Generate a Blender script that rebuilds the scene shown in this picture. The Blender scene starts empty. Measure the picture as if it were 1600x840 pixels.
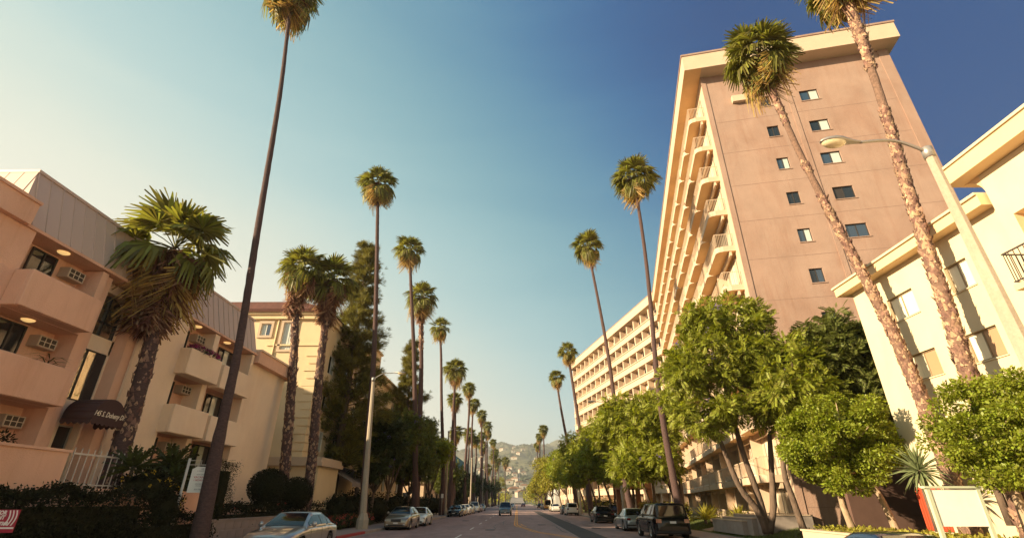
import bpy, bmesh, math, random
import numpy as np
from mathutils import Vector, Matrix

# ---------------------------------------------------------------- camera, world, sun
SC = bpy.context.scene
C = SC.collection
R = math.radians
PI = math.pi
cam_d = bpy.data.cameras.new("camera"); cam = bpy.data.objects.new("camera", cam_d); C.objects.link(cam)
PITCH = math.atan(364/755.6)
cam.location = (0, 0, 1.75)
cam.rotation_euler = (PI/2+PITCH, 0, math.atan(8/838.7))
cam_d.lens = 17.0; cam_d.sensor_width = 36.0
cam_d.clip_start = 0.05; cam_d.clip_end = 20000
SC.camera = cam
SUN_AZ, SUN_EL = R(-112), R(19.5)      # azimuth measured from +Y towards +X
sunv = Vector((math.sin(SUN_AZ)*math.cos(SUN_EL), math.cos(SUN_AZ)*math.cos(SUN_EL), math.sin(SUN_EL)))
W = bpy.data.worlds.new("World"); SC.world = W; W.use_nodes = True
nt = W.node_tree; bg = nt.nodes["Background"]
sky = nt.nodes.new("ShaderNodeTexSky"); sky.sky_type = 'NISHITA'; sky.sun_disc = False
sky.sun_elevation = SUN_EL; sky.sun_rotation = SUN_AZ
sky.altitude = 0; sky.air_density = 1.0; sky.dust_density = 1.0; sky.ozone_density = 2.0
EXPO = 1.25
def N(t): return nt.nodes.new(t)
def math_n(op, a, b=None, c=None):
    n = N("ShaderNodeMath"); n.operation = op
    for i, q in enumerate((a,b,c)):
        if q is None: continue
        if hasattr(q,'links'): nt.links.new(q, n.inputs[i])
        else: n.inputs[i].default_value = q
    return n.outputs[0]
# the faded warm film look of this sky: paler and creamier towards the horizon and towards the sun, over the whole dome
tcw = N("ShaderNodeTexCoord"); sep = N("ShaderNodeSeparateXYZ"); nt.links.new(tcw.outputs["Generated"], sep.inputs[0])
dts = math_n('ADD', math_n('MULTIPLY', sep.outputs[0], math.sin(SUN_AZ)), math_n('MULTIPLY', sep.outputs[1], math.cos(SUN_AZ)))
zc = math_n('MAXIMUM', sep.outputs[2], 0.0)
t_ = math_n('ADD', math_n('MULTIPLY', math_n('SUBTRACT', 1.0, zc), 1.11), .119)
t_ = math_n('ADD', t_, math_n('MULTIPLY', dts, .522)); t_ = math_n('SUBTRACT', t_, math_n('MULTIPLY', math_n('MULTIPLY', dts, dts), .398))
mpw = N("ShaderNodeMapping"); mpw.inputs["Scale"].default_value = (1.2,1.2,7.0); nt.links.new(tcw.outputs["Generated"], mpw.inputs[0])
nzw = N("ShaderNodeTexNoise"); nzw.inputs["Scale"].default_value = 1.6; nzw.inputs["Detail"].default_value = 6; nzw.inputs["Distortion"].default_value = .8; nt.links.new(mpw.outputs[0], nzw.inputs[0])
t_ = math_n('ADD', t_, math_n('MULTIPLY', math_n('SUBTRACT', nzw.outputs[0], .5), .075))      # thin uneven high haze
rp = N("ShaderNodeValToRGB"); nt.links.new(t_, rp.inputs[0]); rp.color_ramp.interpolation = 'B_SPLINE'
def lin(c): c /= 255; return c/12.92 if c <= .04045 else ((c+.055)/1.055)**2.4
STOPS = [(0.0,(0,66,126)),(.12,(26,96,154)),(.26,(80,140,172)),(.45,(128,178,188)),(.65,(174,209,210)),(.80,(212,225,212)),(.93,(238,236,216)),(1.0,(250,244,222))]
els = rp.color_ramp.elements
els[0].position = 0; els[1].position = 1
for p,_ in STOPS[1:-1]: els.new(p)
for e, (p, c) in zip(els, STOPS): e.position = p; e.color = (*[lin(v) for v in c], 1)
SKYGAIN = 0.12
uns = N("ShaderNodeVectorMath"); uns.operation = 'SCALE'; uns.inputs[3].default_value = 1/(SKYGAIN*2**EXPO)
nt.links.new(rp.outputs[0], uns.inputs[0])
mxw = N("ShaderNodeMix"); mxw.data_type = 'RGBA'; mxw.inputs[0].default_value = .95
nt.links.new(sky.outputs[0], mxw.inputs[6]); nt.links.new(uns.outputs[0], mxw.inputs[7]); nt.links.new(mxw.outputs[2], bg.inputs[0])
bg.inputs[1].default_value = SKYGAIN
sun_d = bpy.data.lights.new("sun", 'SUN'); sun_d.energy = 5.0; sun_d.angle = R(0.5); sun_d.color = (1.0, .80, .52)
sun = bpy.data.objects.new("sun", sun_d); C.objects.link(sun)
sun.rotation_euler = sunv.to_track_quat('Z', 'Y').to_euler(); sun.location = (-60, 30, 60)
SC.view_settings.view_transform = 'Standard'; SC.view_settings.look = 'None'
SC.view_settings.exposure = EXPO; SC.view_settings.gamma = 1.0
SC.render.engine = 'CYCLES'
SC.cycles.max_bounces = 7; SC.cycles.transparent_max_bounces = 6; SC.cycles.volume_bounces = 0
SC.cycles.use_denoising = True

# ---------------------------------------------------------------- materials
MATS = {}
def mat(name, col, rough=.8, metal=0., var=0., vscale=3., bump=0., bscale=40., coat=0., emit=None, estr=0, trans=0., spec=.5, island=0., col2=None, stretch=None):
    if name in MATS: return MATS[name]
    m = bpy.data.materials.new(name); m.use_nodes = True; t = m.node_tree; b = t.nodes["Principled BSDF"]
    b.inputs["Roughness"].default_value = rough; b.inputs["Metallic"].default_value = metal
    b.inputs["Coat Weight"].default_value = coat; b.inputs["Coat Roughness"].default_value = .03
    b.inputs["Specular IOR Level"].default_value = spec
    b.inputs["Base Color"].default_value = (*col, 1)
    src = None
    if var or bump or col2:
        tc = t.nodes.new("ShaderNodeTexCoord"); mp = t.nodes.new("ShaderNodeMapping")
        if stretch: mp.inputs["Scale"].default_value = stretch
        t.links.new(tc.outputs["Object"], mp.inputs[0])
    if var or col2:
        n = t.nodes.new("ShaderNodeTexNoise"); n.inputs["Scale"].default_value = vscale; n.inputs["Detail"].default_value = 7; n.inputs["Roughness"].default_value = .62
        t.links.new(mp.outputs[0], n.inputs[0])
        r = t.nodes.new("ShaderNodeMapRange"); r.inputs[1].default_value = .3; r.inputs[2].default_value = .7
        t.links.new(n.outputs[0], r.inputs[0])
        mx = t.nodes.new("ShaderNodeMix"); mx.data_type = 'RGBA'
        a = tuple(c*(1-var) for c in col); c2 = col2 or tuple(min(1, c*(1+var)) for c in col)
        mx.inputs[6].default_value = (*a, 1); mx.inputs[7].default_value = (*c2, 1)
        t.links.new(r.outputs[0], mx.inputs[0]); src = mx.outputs[2]
    if island:
        g = t.nodes.new("ShaderNodeNewGeometry"); h = t.nodes.new("ShaderNodeHueSaturation")
        mr = t.nodes.new("ShaderNodeMapRange"); mr.inputs[3].default_value = 1-island; mr.inputs[4].default_value = 1+island
        t.links.new(g.outputs["Random Per Island"], mr.inputs[0]); t.links.new(mr.outputs[0], h.inputs["Value"])
        m2 = t.nodes.new("ShaderNodeMapRange"); m2.inputs[3].default_value = .5-island*.06; m2.inputs[4].default_value = .5+island*.03
        t.links.new(g.outputs["Random Per Island"], m2.inputs[0]); t.links.new(m2.outputs[0], h.inputs["Hue"])
        if src: t.links.new(src, h.inputs["Color"])
        else: h.inputs["Color"].default_value = (*col, 1)
        src = h.outputs[0]
    if src: t.links.new(src, b.inputs["Base Color"])
    if bump:
        n = t.nodes.new("ShaderNodeTexNoise"); n.inputs["Scale"].default_value = bscale; n.inputs["Detail"].default_value = 6
        t.links.new(mp.outputs[0], n.inputs[0])
        bp = t.nodes.new("ShaderNodeBump"); bp.inputs["Strength"].default_value = bump; bp.inputs["Distance"].default_value = .05
        t.links.new(n.outputs[0], bp.inputs["Height"]); t.links.new(bp.outputs[0], b.inputs["Normal"])
    if emit: b.inputs["Emission Color"].default_value = (*emit, 1); b.inputs["Emission Strength"].default_value = estr
    if trans:
        tr = t.nodes.new("ShaderNodeBsdfTranslucent"); ms = t.nodes.new("ShaderNodeMixShader"); ms.inputs[0].default_value = trans
        if src:
            hh = t.nodes.new("ShaderNodeHueSaturation"); hh.inputs["Value"].default_value = 1.5; hh.inputs["Saturation"].default_value = 1.1
            t.links.new(src, hh.inputs["Color"]); t.links.new(hh.outputs[0], tr.inputs[0])
        else: tr.inputs[0].default_value = (*[min(1, c*1.5) for c in col], 1)
        t.links.new(b.outputs[0], ms.inputs[1]); t.links.new(tr.outputs[0], ms.inputs[2])
        t.links.new(ms.outputs[0], t.nodes["Material Output"].inputs[0])
    MATS[name] = m
    return m

def blotch(m, scale, dark, lo=.45, hi=.75, stretch=(1,1,1), fac=.6):
    """stains: a second, larger noise multiplied onto the base colour"""
    t = m.node_tree; b = t.nodes["Principled BSDF"]; inp = b.inputs["Base Color"]
    tc = t.nodes.new("ShaderNodeTexCoord"); mp = t.nodes.new("ShaderNodeMapping"); mp.inputs["Scale"].default_value = stretch
    n = t.nodes.new("ShaderNodeTexNoise"); n.inputs["Scale"].default_value = scale; n.inputs["Detail"].default_value = 8; n.inputs["Roughness"].default_value = .65; n.inputs["Distortion"].default_value = .6
    r = t.nodes.new("ShaderNodeMapRange"); r.inputs[1].default_value = lo; r.inputs[2].default_value = hi; r.inputs[4].default_value = fac
    mx = t.nodes.new("ShaderNodeMix"); mx.data_type = 'RGBA'; mx.blend_type = 'MULTIPLY'; mx.inputs[7].default_value = (*dark, 1)
    t.links.new(tc.outputs["Object"], mp.inputs[0]); t.links.new(mp.outputs[0], n.inputs[0]); t.links.new(n.outputs[0], r.inputs[0]); t.links.new(r.outputs[0], mx.inputs[0])
    if inp.links: t.links.new(inp.links[0].from_socket, mx.inputs[6])
    else: mx.inputs[6].default_value = inp.default_value
    t.links.new(mx.outputs[2], inp)
    return m

M_TOWER = blotch(mat('stucco_pink', (.335,.222,.168), .9, var=.10, vscale=.6, bump=.35, bscale=14), .45, (.80,.68,.62), .42, .72, (1,1,.5), .7); blotch(M_TOWER, 2.2, (.84,.74,.68), .5, .75, (1,1,.10), .7)
M_TRIM = mat('stucco_cream', (.54,.405,.285), .85, var=.05, vscale=1.2, bump=.15, bscale=25)
M_YEL = blotch(mat('stucco_yellow', (.62,.52,.35), .9, var=.03, vscale=1., bump=.15, bscale=30), .7, (.93,.86,.74), .45, .8, (1,1,.5), .6)
M_YTRIM = mat('stucco_gold', (.70,.49,.27), .85, var=.04, vscale=1., bump=.12, bscale=25)
M_B1 = blotch(mat('stucco_tan', (.80,.485,.33), .92, var=.05, vscale=.8, bump=.45, bscale=30), .6, (.80,.70,.62), .45, .8, (1,1,.35), .7); blotch(M_B1, 3.0, (.86,.78,.72), .52, .78, (1,1,.08), .8)
M_B1L = blotch(mat('stucco_light', (.90,.70,.50), .92, var=.05, vscale=.8, bump=.4, bscale=30), .5, (.84,.74,.64), .45, .8, (1,1,.35), .6)
M_MANS = mat('painted_metal_roof', (.58,.44,.36), .5, var=.06, vscale=.7, stretch=(1,1,.2), bump=.05, bscale=8)
M_B2 = blotch(mat('stucco_beige', (.70,.54,.33), .9, var=.04, vscale=.7, bump=.15, bscale=25), .5, (.86,.78,.66), .45, .8, (1,1,.4), .6)
M_TILE = mat('red_tile', (.13,.045,.032), .8, var=.3, vscale=2., bump=.3, bscale=6)
M_GLASS = mat('dark_glass', (.012,.014,.018), .06, spec=.8)
M_GLASSB = mat('blue_glass', (.02,.035,.06), .05, spec=1.0, coat=1)
M_CURT = mat('curtain_glass', (.50,.53,.47), .3, coat=1, var=.12, vscale=6, stretch=(6,6,.3))
M_CURTW = mat('cream_curtain_glass', (.80,.72,.54), .35, coat=.6, var=.10, vscale=5, stretch=(5,5,.2))
M_WAVY = mat('old_window_glass', (.62,.55,.42), .03, metal=.9, bump=.5, bscale=2.2)
M_FRAME = mat('dark_frame', (.035,.028,.025), .5)
M_ALU = mat('aluminium_frame', (.5,.45,.38), .4, metal=.6)
M_WHITE = mat('white_paint', (.78,.74,.66), .6, var=.05, vscale=4)
M_IRON = mat('white_iron', (.6,.53,.45), .5)
M_BLKIRON = mat('dark_iron', (.05,.035,.03), .5)
M_AWN = mat('brown_canvas', (.060,.026,.022), .85, bump=.1, bscale=60)
M_CONC = blotch(mat('concrete', (.34,.285,.25), .9, var=.12, vscale=2.5, bump=.25, bscale=45), 1.2, (.7,.66,.62), .45, .8)
M_POLE = blotch(mat('pole_concrete', (.40,.33,.25), .85, var=.10, vscale=14, bump=.35, bscale=90), 1.5, (.75,.68,.6), .4, .8, (1,1,.3))
M_METAL = mat('grey_metal', (.35,.32,.29), .4, metal=.5)
M_LAMPG = mat('lamp_glass', (.75,.62,.38), .15, coat=1, bump=.3, bscale=60)
M_LAMP = mat('lit_lamp', (1,.8,.4), .4, emit=(1,.62,.22), estr=0.3)
M_BARK = mat('palm_bark', (.085,.048,.042), .95, var=.35, vscale=9, bump=.8, bscale=22, stretch=(1,1,2.2))
M_BARKL = mat('palm_smooth', (.30,.17,.10), .9, var=.25, vscale=7, bump=.5, bscale=18, stretch=(1,1,2.5))
M_BOOTD = mat('palm_boot_dark', (.17,.10,.085), .95, var=.35, vscale=6, island=.6)
M_BARKM = mat('palm_rough', (.18,.105,.072), .95, var=.35, vscale=9, bump=.8, bscale=22)
M_BOOT = mat('palm_boot', (.31,.19,.125), .95, var=.35, vscale=6, island=.55)
M_FRONDN = mat('palm_leaf', (.17,.165,.032), .5, trans=.38, island=.45, spec=.4, var=.2, vscale=3)
M_FROND2 = mat('palm_leaf_dry', (.40,.27,.09), .7, trans=.35, island=.4, var=.2, vscale=3)
M_SKIRT = mat('palm_dead_leaf', (.27,.15,.09), .9, trans=.25, island=.5, var=.25, vscale=4)
M_PETI = mat('palm_stalk', (.20,.15,.06), .7)
M_WOOD = mat('tree_bark', (.13,.088,.062), .95, var=.3, vscale=8, bump=.7, bscale=14, stretch=(1,1,.4))
M_WOODL = mat('pale_bark', (.36,.26,.17), .95, var=.25, vscale=8, bump=.5, bscale=14, stretch=(1,1,.4))
M_LEAFB = mat('leaf_bright', (.20,.235,.022), .5, trans=.35, island=.45, spec=.4)
M_LEAFJ = mat('leaf_feathery', (.23,.25,.032), .55, trans=.4, island=.5, spec=.35)
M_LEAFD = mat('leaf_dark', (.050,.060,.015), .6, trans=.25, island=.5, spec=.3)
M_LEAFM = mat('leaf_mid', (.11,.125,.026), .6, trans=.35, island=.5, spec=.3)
M_LEAFY = mat('leaf_olive_yellow', (.28,.26,.04), .6, trans=.4, island=.45, spec=.3)
M_PINE = mat('pine_needles', (.16,.145,.032), .7, trans=.25, island=.5, spec=.2)
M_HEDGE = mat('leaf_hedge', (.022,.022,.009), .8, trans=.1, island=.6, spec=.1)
M_PURP = mat('jacaranda_flower', (.24,.17,.42), .7, trans=.4, island=.3)
M_YFL = mat('yellow_flower', (.80,.52,.05), .7, trans=.3, island=.2)
M_RFL = mat('red_flower', (.55,.10,.07), .7, trans=.3, island=.4)
M_MFL = mat('magenta_flower', (.30,.03,.13), .7, trans=.3, island=.4)
M_TYRE = mat('tyre', (.018,.017,.016), .85)
M_RIM = mat('rim', (.45,.43,.40), .3, metal=.8)
M_BLACK = mat('black_plastic', (.012,.011,.011), .6)
M_CHROME = mat('chrome', (.6,.58,.55), .15, metal=1)
M_HEADL = mat('headlight_lens', (.55,.55,.52), .08, coat=1, spec=1)
M_TAIL = mat('taillight_lens', (.16,.01,.01), .12, coat=1)
M_AMBER = mat('amber_lens', (.5,.14,.03), .12, coat=1)
M_CARGL = mat('car_glass', (.008,.010,.013), .03, spec=.55)
M_SOFF = mat('soffit_bounce_tint', (.74,.46,.22), .85, var=.05, vscale=1.5)  # orange glow of bounced light is put into the soffit colour
M_PLATE = mat('plate', (.7,.66,.6), .5)

# ---------------------------------------------------------------- mesh helpers
def mesh_np(name, v, f, mats, mi=None, smooth=False):
    me = bpy.data.meshes.new(name)
    v = np.asarray(v, np.float32); f = np.asarray(f, np.int32); n, k = f.shape
    me.vertices.add(len(v)); me.vertices.foreach_set("co", v.ravel())
    me.loops.add(n*k); me.loops.foreach_set("vertex_index", f.ravel())
    me.polygons.add(n); me.polygons.foreach_set("loop_start", np.arange(0, n*k, k, dtype=np.int32))
    try: me.polygons.foreach_set("loop_total", np.full(n, k, np.int32))
    except Exception: pass
    for m in mats: me.materials.append(m)
    if mi is not None: me.polygons.foreach_set("material_index", np.asarray(mi, np.int32))
    if smooth: me.polygons.foreach_set("use_smooth", np.ones(n, bool))
    me.update(calc_edges=True)
    return me

def link(name, me, parent=None, loc=(0,0,0), rot=None, scale=None, kind=None):
    o = bpy.data.objects.new(name, me); C.objects.link(o)
    o.location = loc
    if rot is not None: o.rotation_euler = rot
    if scale is not None: o.scale = scale if hasattr(scale, '__len__') else (scale,)*3
    if parent: o.parent = parent
    if kind: o['kind'] = kind
    return o

class MB:
    def __init__(s): s.v = []; s.f = []; s.m = []; s.sm = []
    def add(s, vs, fs, mi=0, sm=False):
        b = len(s.v); s.v += [tuple(p) for p in vs]
        s.f += [tuple(i+b for i in f) for f in fs]; s.m += [mi]*len(fs); s.sm += [sm]*len(fs)
        return s
    def box(s, x0, x1, y0, y1, z0, z1, mi=0):
        return s.add([(x0,y0,z0),(x1,y0,z0),(x1,y1,z0),(x0,y1,z0),(x0,y0,z1),(x1,y0,z1),(x1,y1,z1),(x0,y1,z1)],
                     [(0,3,2,1),(4,5,6,7),(0,1,5,4),(1,2,6,5),(2,3,7,6),(3,0,4,7)], mi)
    def quad(s, a, b, c, d, mi=0): return s.add([a,b,c,d], [(0,1,2,3)], mi)
    def hexa(s, lo, hi, mi=0):      # two quads (4 pts each) joined to a solid
        return s.add(list(lo)+list(hi), [(3,2,1,0),(4,5,6,7),(0,1,5,4),(1,2,6,5),(2,3,7,6),(3,0,4,7)], mi)
    def prism(s, poly, axis, a, b, mi=0, sm=False):
        n = len(poly)
        def P(p, t): return (t,p[0],p[1]) if axis == 'x' else (p[0],t,p[1]) if axis == 'y' else (p[0],p[1],t)
        s.add([P(p,a) for p in poly]+[P(p,b) for p in poly], [(i,(i+1)%n,n+(i+1)%n,n+i) for i in range(n)], mi, sm)
        k = len(s.v)-2*n
        s.f += [tuple(range(k+n-1, k-1, -1)), tuple(range(k+n, k+2*n))]; s.m += [mi]*2; s.sm += [False]*2
        return s
    def tube(s, pts, rad, n=8, mi=0, cap=True, sm=True, ph=0, jit=0, rng=None):
        pts = [Vector(p) for p in pts]; rad = rad if hasattr(rad,'__len__') else [rad]*len(pts)
        vs = []; up = None
        for i, p in enumerate(pts):
            d = (pts[min(i+1,len(pts)-1)]-pts[max(i-1,0)]).normalized()
            if up is None: up = Vector((1,0,0)) if abs(d.x) < .8 else Vector((0,1,0))
            a = (up-d*up.dot(d)).normalized(); up = a; b = d.cross(a)
            for k in range(n):
                t = ph+2*PI*k/n; r = rad[i]*(1+(rng.uniform(-jit,jit) if jit else 0))
                vs.append(p+a*math.cos(t)*r+b*math.sin(t)*r)
        fs = [(i*n+k, i*n+(k+1)%n, (i+1)*n+(k+1)%n, (i+1)*n+k) for i in range(len(pts)-1) for k in range(n)]
        s.add(vs, fs, mi, sm)
        if cap:
            k = len(s.v)-len(vs)
            s.f += [tuple(range(k+n-1,k-1,-1)), tuple(range(len(s.v)-n, len(s.v)))]; s.m += [mi]*2; s.sm += [False]*2
        return s
    def lathe(s, prof, n=16, mi=0, axis='z', c=(0,0,0), sm=True):
        vs = []
        for r, h in prof:
            for k in range(n):
                t = 2*PI*k/n; a, b = r*math.cos(t), r*math.sin(t)
                p = (a,b,h) if axis == 'z' else (h,a,b) if axis == 'x' else (a,h,b)
                vs.append((p[0]+c[0],p[1]+c[1],p[2]+c[2]))
        return s.add(vs, [(i*n+k,i*n+(k+1)%n,(i+1)*n+(k+1)%n,(i+1)*n+k) for i in range(len(prof)-1) for k in range(n)], mi, sm)
    def mesh(s, name, mats, off=(0,0,0)):
        me = bpy.data.meshes.new(name)
        o = off
        me.from_pydata([(p[0]-o[0],p[1]-o[1],p[2]-o[2]) for p in s.v], [], s.f)
        for m in (mats if isinstance(mats,(list,tuple)) else [mats]): me.materials.append(m)
        me.polygons.foreach_set("material_index", s.m); me.polygons.foreach_set("use_smooth", s.sm)
        me.update(); return me
    def build(s, name, mats, parent=None, off=(0,0,0), loc=(0,0,0), kind=None, rot=None):
        return link(name, s.mesh(name, mats, off), parent, loc, rot, kind=kind)
def fixnormals(o):
    b = bmesh.new(); b.from_mesh(o.data); bmesh.ops.recalc_face_normals(b, faces=b.faces); b.to_mesh(o.data); b.free()

USED = {}
def tag(o, label, cat, group=None, kind=None):
    o['label'] = label; o['category'] = cat
    if group: o['group'] = group
    if kind: o['kind'] = kind
    return o
def thing(name, label, cat, loc=(0,0,0), rz=0, group=None):
    o = bpy.data.objects.new(name, None); C.objects.link(o); o.empty_display_size = .2
    o.location = loc; o.rotation_euler = (0,0,rz)
    return tag(o, label, cat, group)
def dup(root, loc, rz, label, group=None, scale=None):
    r = root.copy(); C.objects.link(r); r.location = loc; r.rotation_euler = (0,0,rz); r['label'] = label
    if group: r['group'] = group
    if scale is not None: r.scale = scale if hasattr(scale,'__len__') else (scale,)*3
    for ch in list(root.children):
        c = ch.copy(); C.objects.link(c); c.parent = r
        for g in list(ch.children):
            d = g.copy(); C.objects.link(d); d.parent = c
    return r

def wall(mb, O, U, V, N, w, h, openings, depth=.12, mi=0, mir=None):
    """a wall face with real openings (u0,u1,v0,v1) and reveals going in by depth"""
    O, U, V, N = map(Vector, (O,U,V,N)); mir = mi if mir is None else mir
    us = sorted({0,w,*[round(o[0],4) for o in openings],*[round(o[1],4) for o in openings]})
    vs = sorted({0,h,*[round(o[2],4) for o in openings],*[round(o[3],4) for o in openings]})
    P = lambda u, v, d=0: O+U*u+V*v-N*d
    flip = U.cross(V).dot(N) < 0
    def q(a,b,c,d,m): mb.quad(*((a,b,c,d) if not flip else (d,c,b,a)), m)
    for i in range(len(us)-1):
        for j in range(len(vs)-1):
            cu, cv = (us[i]+us[i+1])/2, (vs[j]+vs[j+1])/2
            if any(o[0] < cu < o[1] and o[2] < cv < o[3] for o in openings): continue
            q(P(us[i],vs[j]),P(us[i+1],vs[j]),P(us[i+1],vs[j+1]),P(us[i],vs[j+1]), mi)
    for a,b,c,d in openings:
        q(P(a,c),P(a,c,depth),P(b,c,depth),P(b,c), mir); q(P(a,d),P(b,d),P(b,d,depth),P(a,d,depth), mir)
        q(P(a,c),P(a,d),P(a,d,depth),P(a,c,depth), mir); q(P(b,c),P(b,c,depth),P(b,d,depth),P(b,d), mir)

# window meshes in a local frame: x along the wall, z up, outward is -y; origin at the middle of the sill line
WCACHE = {}
def window_meshes(w, h, panes, fmat, bar=.045, dep=.06):
    key = (round(w,3), round(h,3), tuple(p.name for p in panes), fmat.name)
    if key in WCACHE: return WCACHE[key]
    m = MB(); n = len(panes)
    m.box(-w/2,w/2,-dep,0,0,bar); m.box(-w/2,w/2,-dep,0,h-bar,h)
    m.box(-w/2,-w/2+bar,-dep,0,bar,h-bar); m.box(w/2-bar,w/2,-dep,0,bar,h-bar)
    for i in range(1,n): x = -w/2+w*i/n; m.box(x-bar/2,x+bar/2,-dep*.9,0,bar,h-bar)
    fr = m.mesh('window_frame', fmat); ps = []
    for i, pm in enumerate(panes):
        g = MB(); x0 = -w/2+w*i/n; x1 = x0+w/n; y = -.012-(.014 if i % 2 else 0)
        g.box(x0+bar*.4,x1-bar*.4,y-.008,y,bar*.5,h-bar*.5); ps.append(g.mesh('pane', pm))
    WCACHE[key] = (fr, ps); return WCACHE[key]
def add_window(parent, loc, rz, w, h, panes, fmat=None, name='window'):
    fr, ps = window_meshes(w, h, panes, fmat or M_FRAME)
    o = link(name, fr, parent, loc, (0,0,rz))
    for p in ps: link('pane', p, o)
    return o

def frames(a, n):
    """rotation matrices whose x axis is a and z axis is close to n (arrays N,3)"""
    a = a/np.linalg.norm(a,axis=1,keepdims=True); y = np.cross(n,a); y /= np.linalg.norm(y,axis=1,keepdims=True)+1e-9
    z = np.cross(a,y); return np.stack([a,y,z],axis=2)
def stamp(tv, tf, Rm, T, S):
    """copies of a small template placed by rotation, translation and scale"""
    tv = np.asarray(tv,float); tf = np.asarray(tf,int); N = len(T)
    S = np.asarray(S,float).reshape(N,1,1)
    v = np.einsum('nij,mj->nmi', Rm, tv)*S+T[:,None,:]
    f = tf[None]+(np.arange(N)*len(tv))[:,None,None]
    return v.reshape(-1,3), f.reshape(-1,tf.shape[1])
def unit(rng, n):
    d = rng.normal(size=(n,3)); return d/np.linalg.norm(d,axis=1,keepdims=True)

# ================================================================ SETTING
CL, CR = -9.4, 9.3            # kerb faces
def structure(name, mb, m, **k): return mb.build(name, m, kind='structure', **k)
M_GROUND = mat('dry_ground', (.16,.12,.08), .95, var=.3, vscale=.06, bump=.2, bscale=3)
M_ASPH = blotch(mat('asphalt', (.33,.215,.195), .88, var=.16, vscale=1.5, bump=.25, bscale=60, stretch=(1,.35,1)), .35, (.62,.60,.60), .42, .72, (1,.12,1), .8)
blotch(M_ASPH, 3.0, (.6,.58,.58), .55, .75, (1,.25,1), .6)
M_ASPHD = blotch(mat('asphalt_dark', (.060,.048,.048), .85, var=.15, vscale=2, bump=.2, bscale=60), .6, (.75,.75,.75), .45, .7, (1,.2,1))
M_SIDE = blotch(mat('sidewalk_concrete', (.30,.235,.205), .9, var=.12, vscale=1.3, bump=.2, bscale=50), .8, (.75,.7,.68), .45, .75)
M_YLINE = blotch(mat('yellow_road_paint', (.80,.36,.06), .8, var=.2, vscale=3), 5, (.45,.4,.4), .5, .7)
M_WLINE = blotch(mat('white_road_paint', (.78,.70,.64), .8, var=.2, vscale=3), 5, (.5,.45,.45), .5, .72)
M_REDK = blotch(mat('red_kerb_paint', (.33,.025,.03), .7, var=.15, vscale=3), 6, (.6,.55,.5), .55, .75)
M_LAWN = mat('lawn', (.075,.085,.022), .95, var=.35, vscale=1.2, bump=.6, bscale=60)
M_SOIL = mat('soil', (.055,.036,.024), .98, var=.3, vscale=2, bump=.5, bscale=20)
g = MB(); g.quad((-9000,-3000,-.03),(9000,-3000,-.03),(9000,9000,-.03),(-9000,9000,-.03)); structure('ground', g, M_GROUND)
g = MB(); g.quad((CL,-40,0),(CR,-40,0),(CR,520,0),(CL,520,0)); structure('road', g, M_ASPH)
g = MB(); g.quad((3.45,24,.004),(4.95,24,.004),(4.95,118,.004),(3.45,118,.004)); structure('dark_road_strip', g, M_ASPHD)  # long strip of darker colour along the right lane

def strip(mb, pts, w, z):
    for (a,b) in zip(pts[:-1], pts[1:]):
        d = Vector((b[0]-a[0], b[1]-a[1], 0)).normalized(); n = Vector((-d.y, d.x, 0))*(w/2)
        A, B = Vector((a[0],a[1],z)), Vector((b[0],b[1],z))
        mb.quad(A-n, B-n, B+n, A+n)
for off in (-.11,.11):        # double yellow centre line that swings right into a painted taper
    g = MB(); strip(g, [(-.12+off,500),(-.12+off,49),(-.08+off*1.1,46),(.15+off*1.2,43.5),(.6+off,41),(1.25+off*1.3,36),(3.1+off*1.6,30.2),(5.2+off*1.6,23)], .12, .008)
    structure('road_marking', g, M_YLINE)
g = MB(); strip(g, [(.33,43.8),(.22,45.2),(.0,46.6),(-.01,48.4),(.2,49.3),(.38,48.2),(.42,46.2),(.75,43.4)], .10, .012); structure('road_marking', g, M_YLINE)
for k in range(40):           # white lane dashes, left lanes
    y = 20.6+k*9.2
    g = MB(); strip(g, [(-3.35,y),(-3.35,y+3.2)], .12, .008); structure('road_marking', g, M_WLINE)
g = MB(); strip(g, [(3.38,20),(3.38,92)], .10, .008); structure('road_marking', g, blotch(mat('worn_road_paint', (.36,.29,.26), .8, var=.2, vscale=3), 4, (.4,.36,.36), .42, .6))
for k, (x0,x1,y) in enumerate([(-3.2,3.3,66.5),(-9.2,9.1,96)]):   # thin pale strips across the road
    g = MB(); strip(g, [(x0,y),(x1,y+.05)], .3, .016); structure('road_marking', g, M_SIDE)
M_TAR = mat('tar', (.028,.021,.022), .55)
rng0 = random.Random(5)
for k in range(26):           # tar-sealed cracks
    g = MB(); x, y = rng0.uniform(-8.5,8.5), rng0.uniform(27,95)
    pts = [(x,y)]; lat = rng0.random() < .5
    for j in range(rng0.randint(5,12)):
        x += rng0.uniform(.5,1.1) if lat else rng0.uniform(-.16,.16); y += rng0.uniform(-.25,.25) if lat else rng0.uniform(.9,1.8)
        if not (CL+.3 < x < CR-.3): break
        pts.append((x,y))
    if len(pts) > 2: strip(g, pts, rng0.uniform(.05,.10), .0205+.0005*k); structure('road_crack', g, M_TAR)

for k, (x, y) in enumerate(((-1.9,38.5),(2.1,47),(-5.4,57),(5.9,41))):
    g = MB(); g.lathe([(0,.029),(.33,.029),(.35,.022),(.35,.0)],22,c=(x,y,0),sm=False); o = structure('manhole_cover', g, M_TAR)
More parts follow.
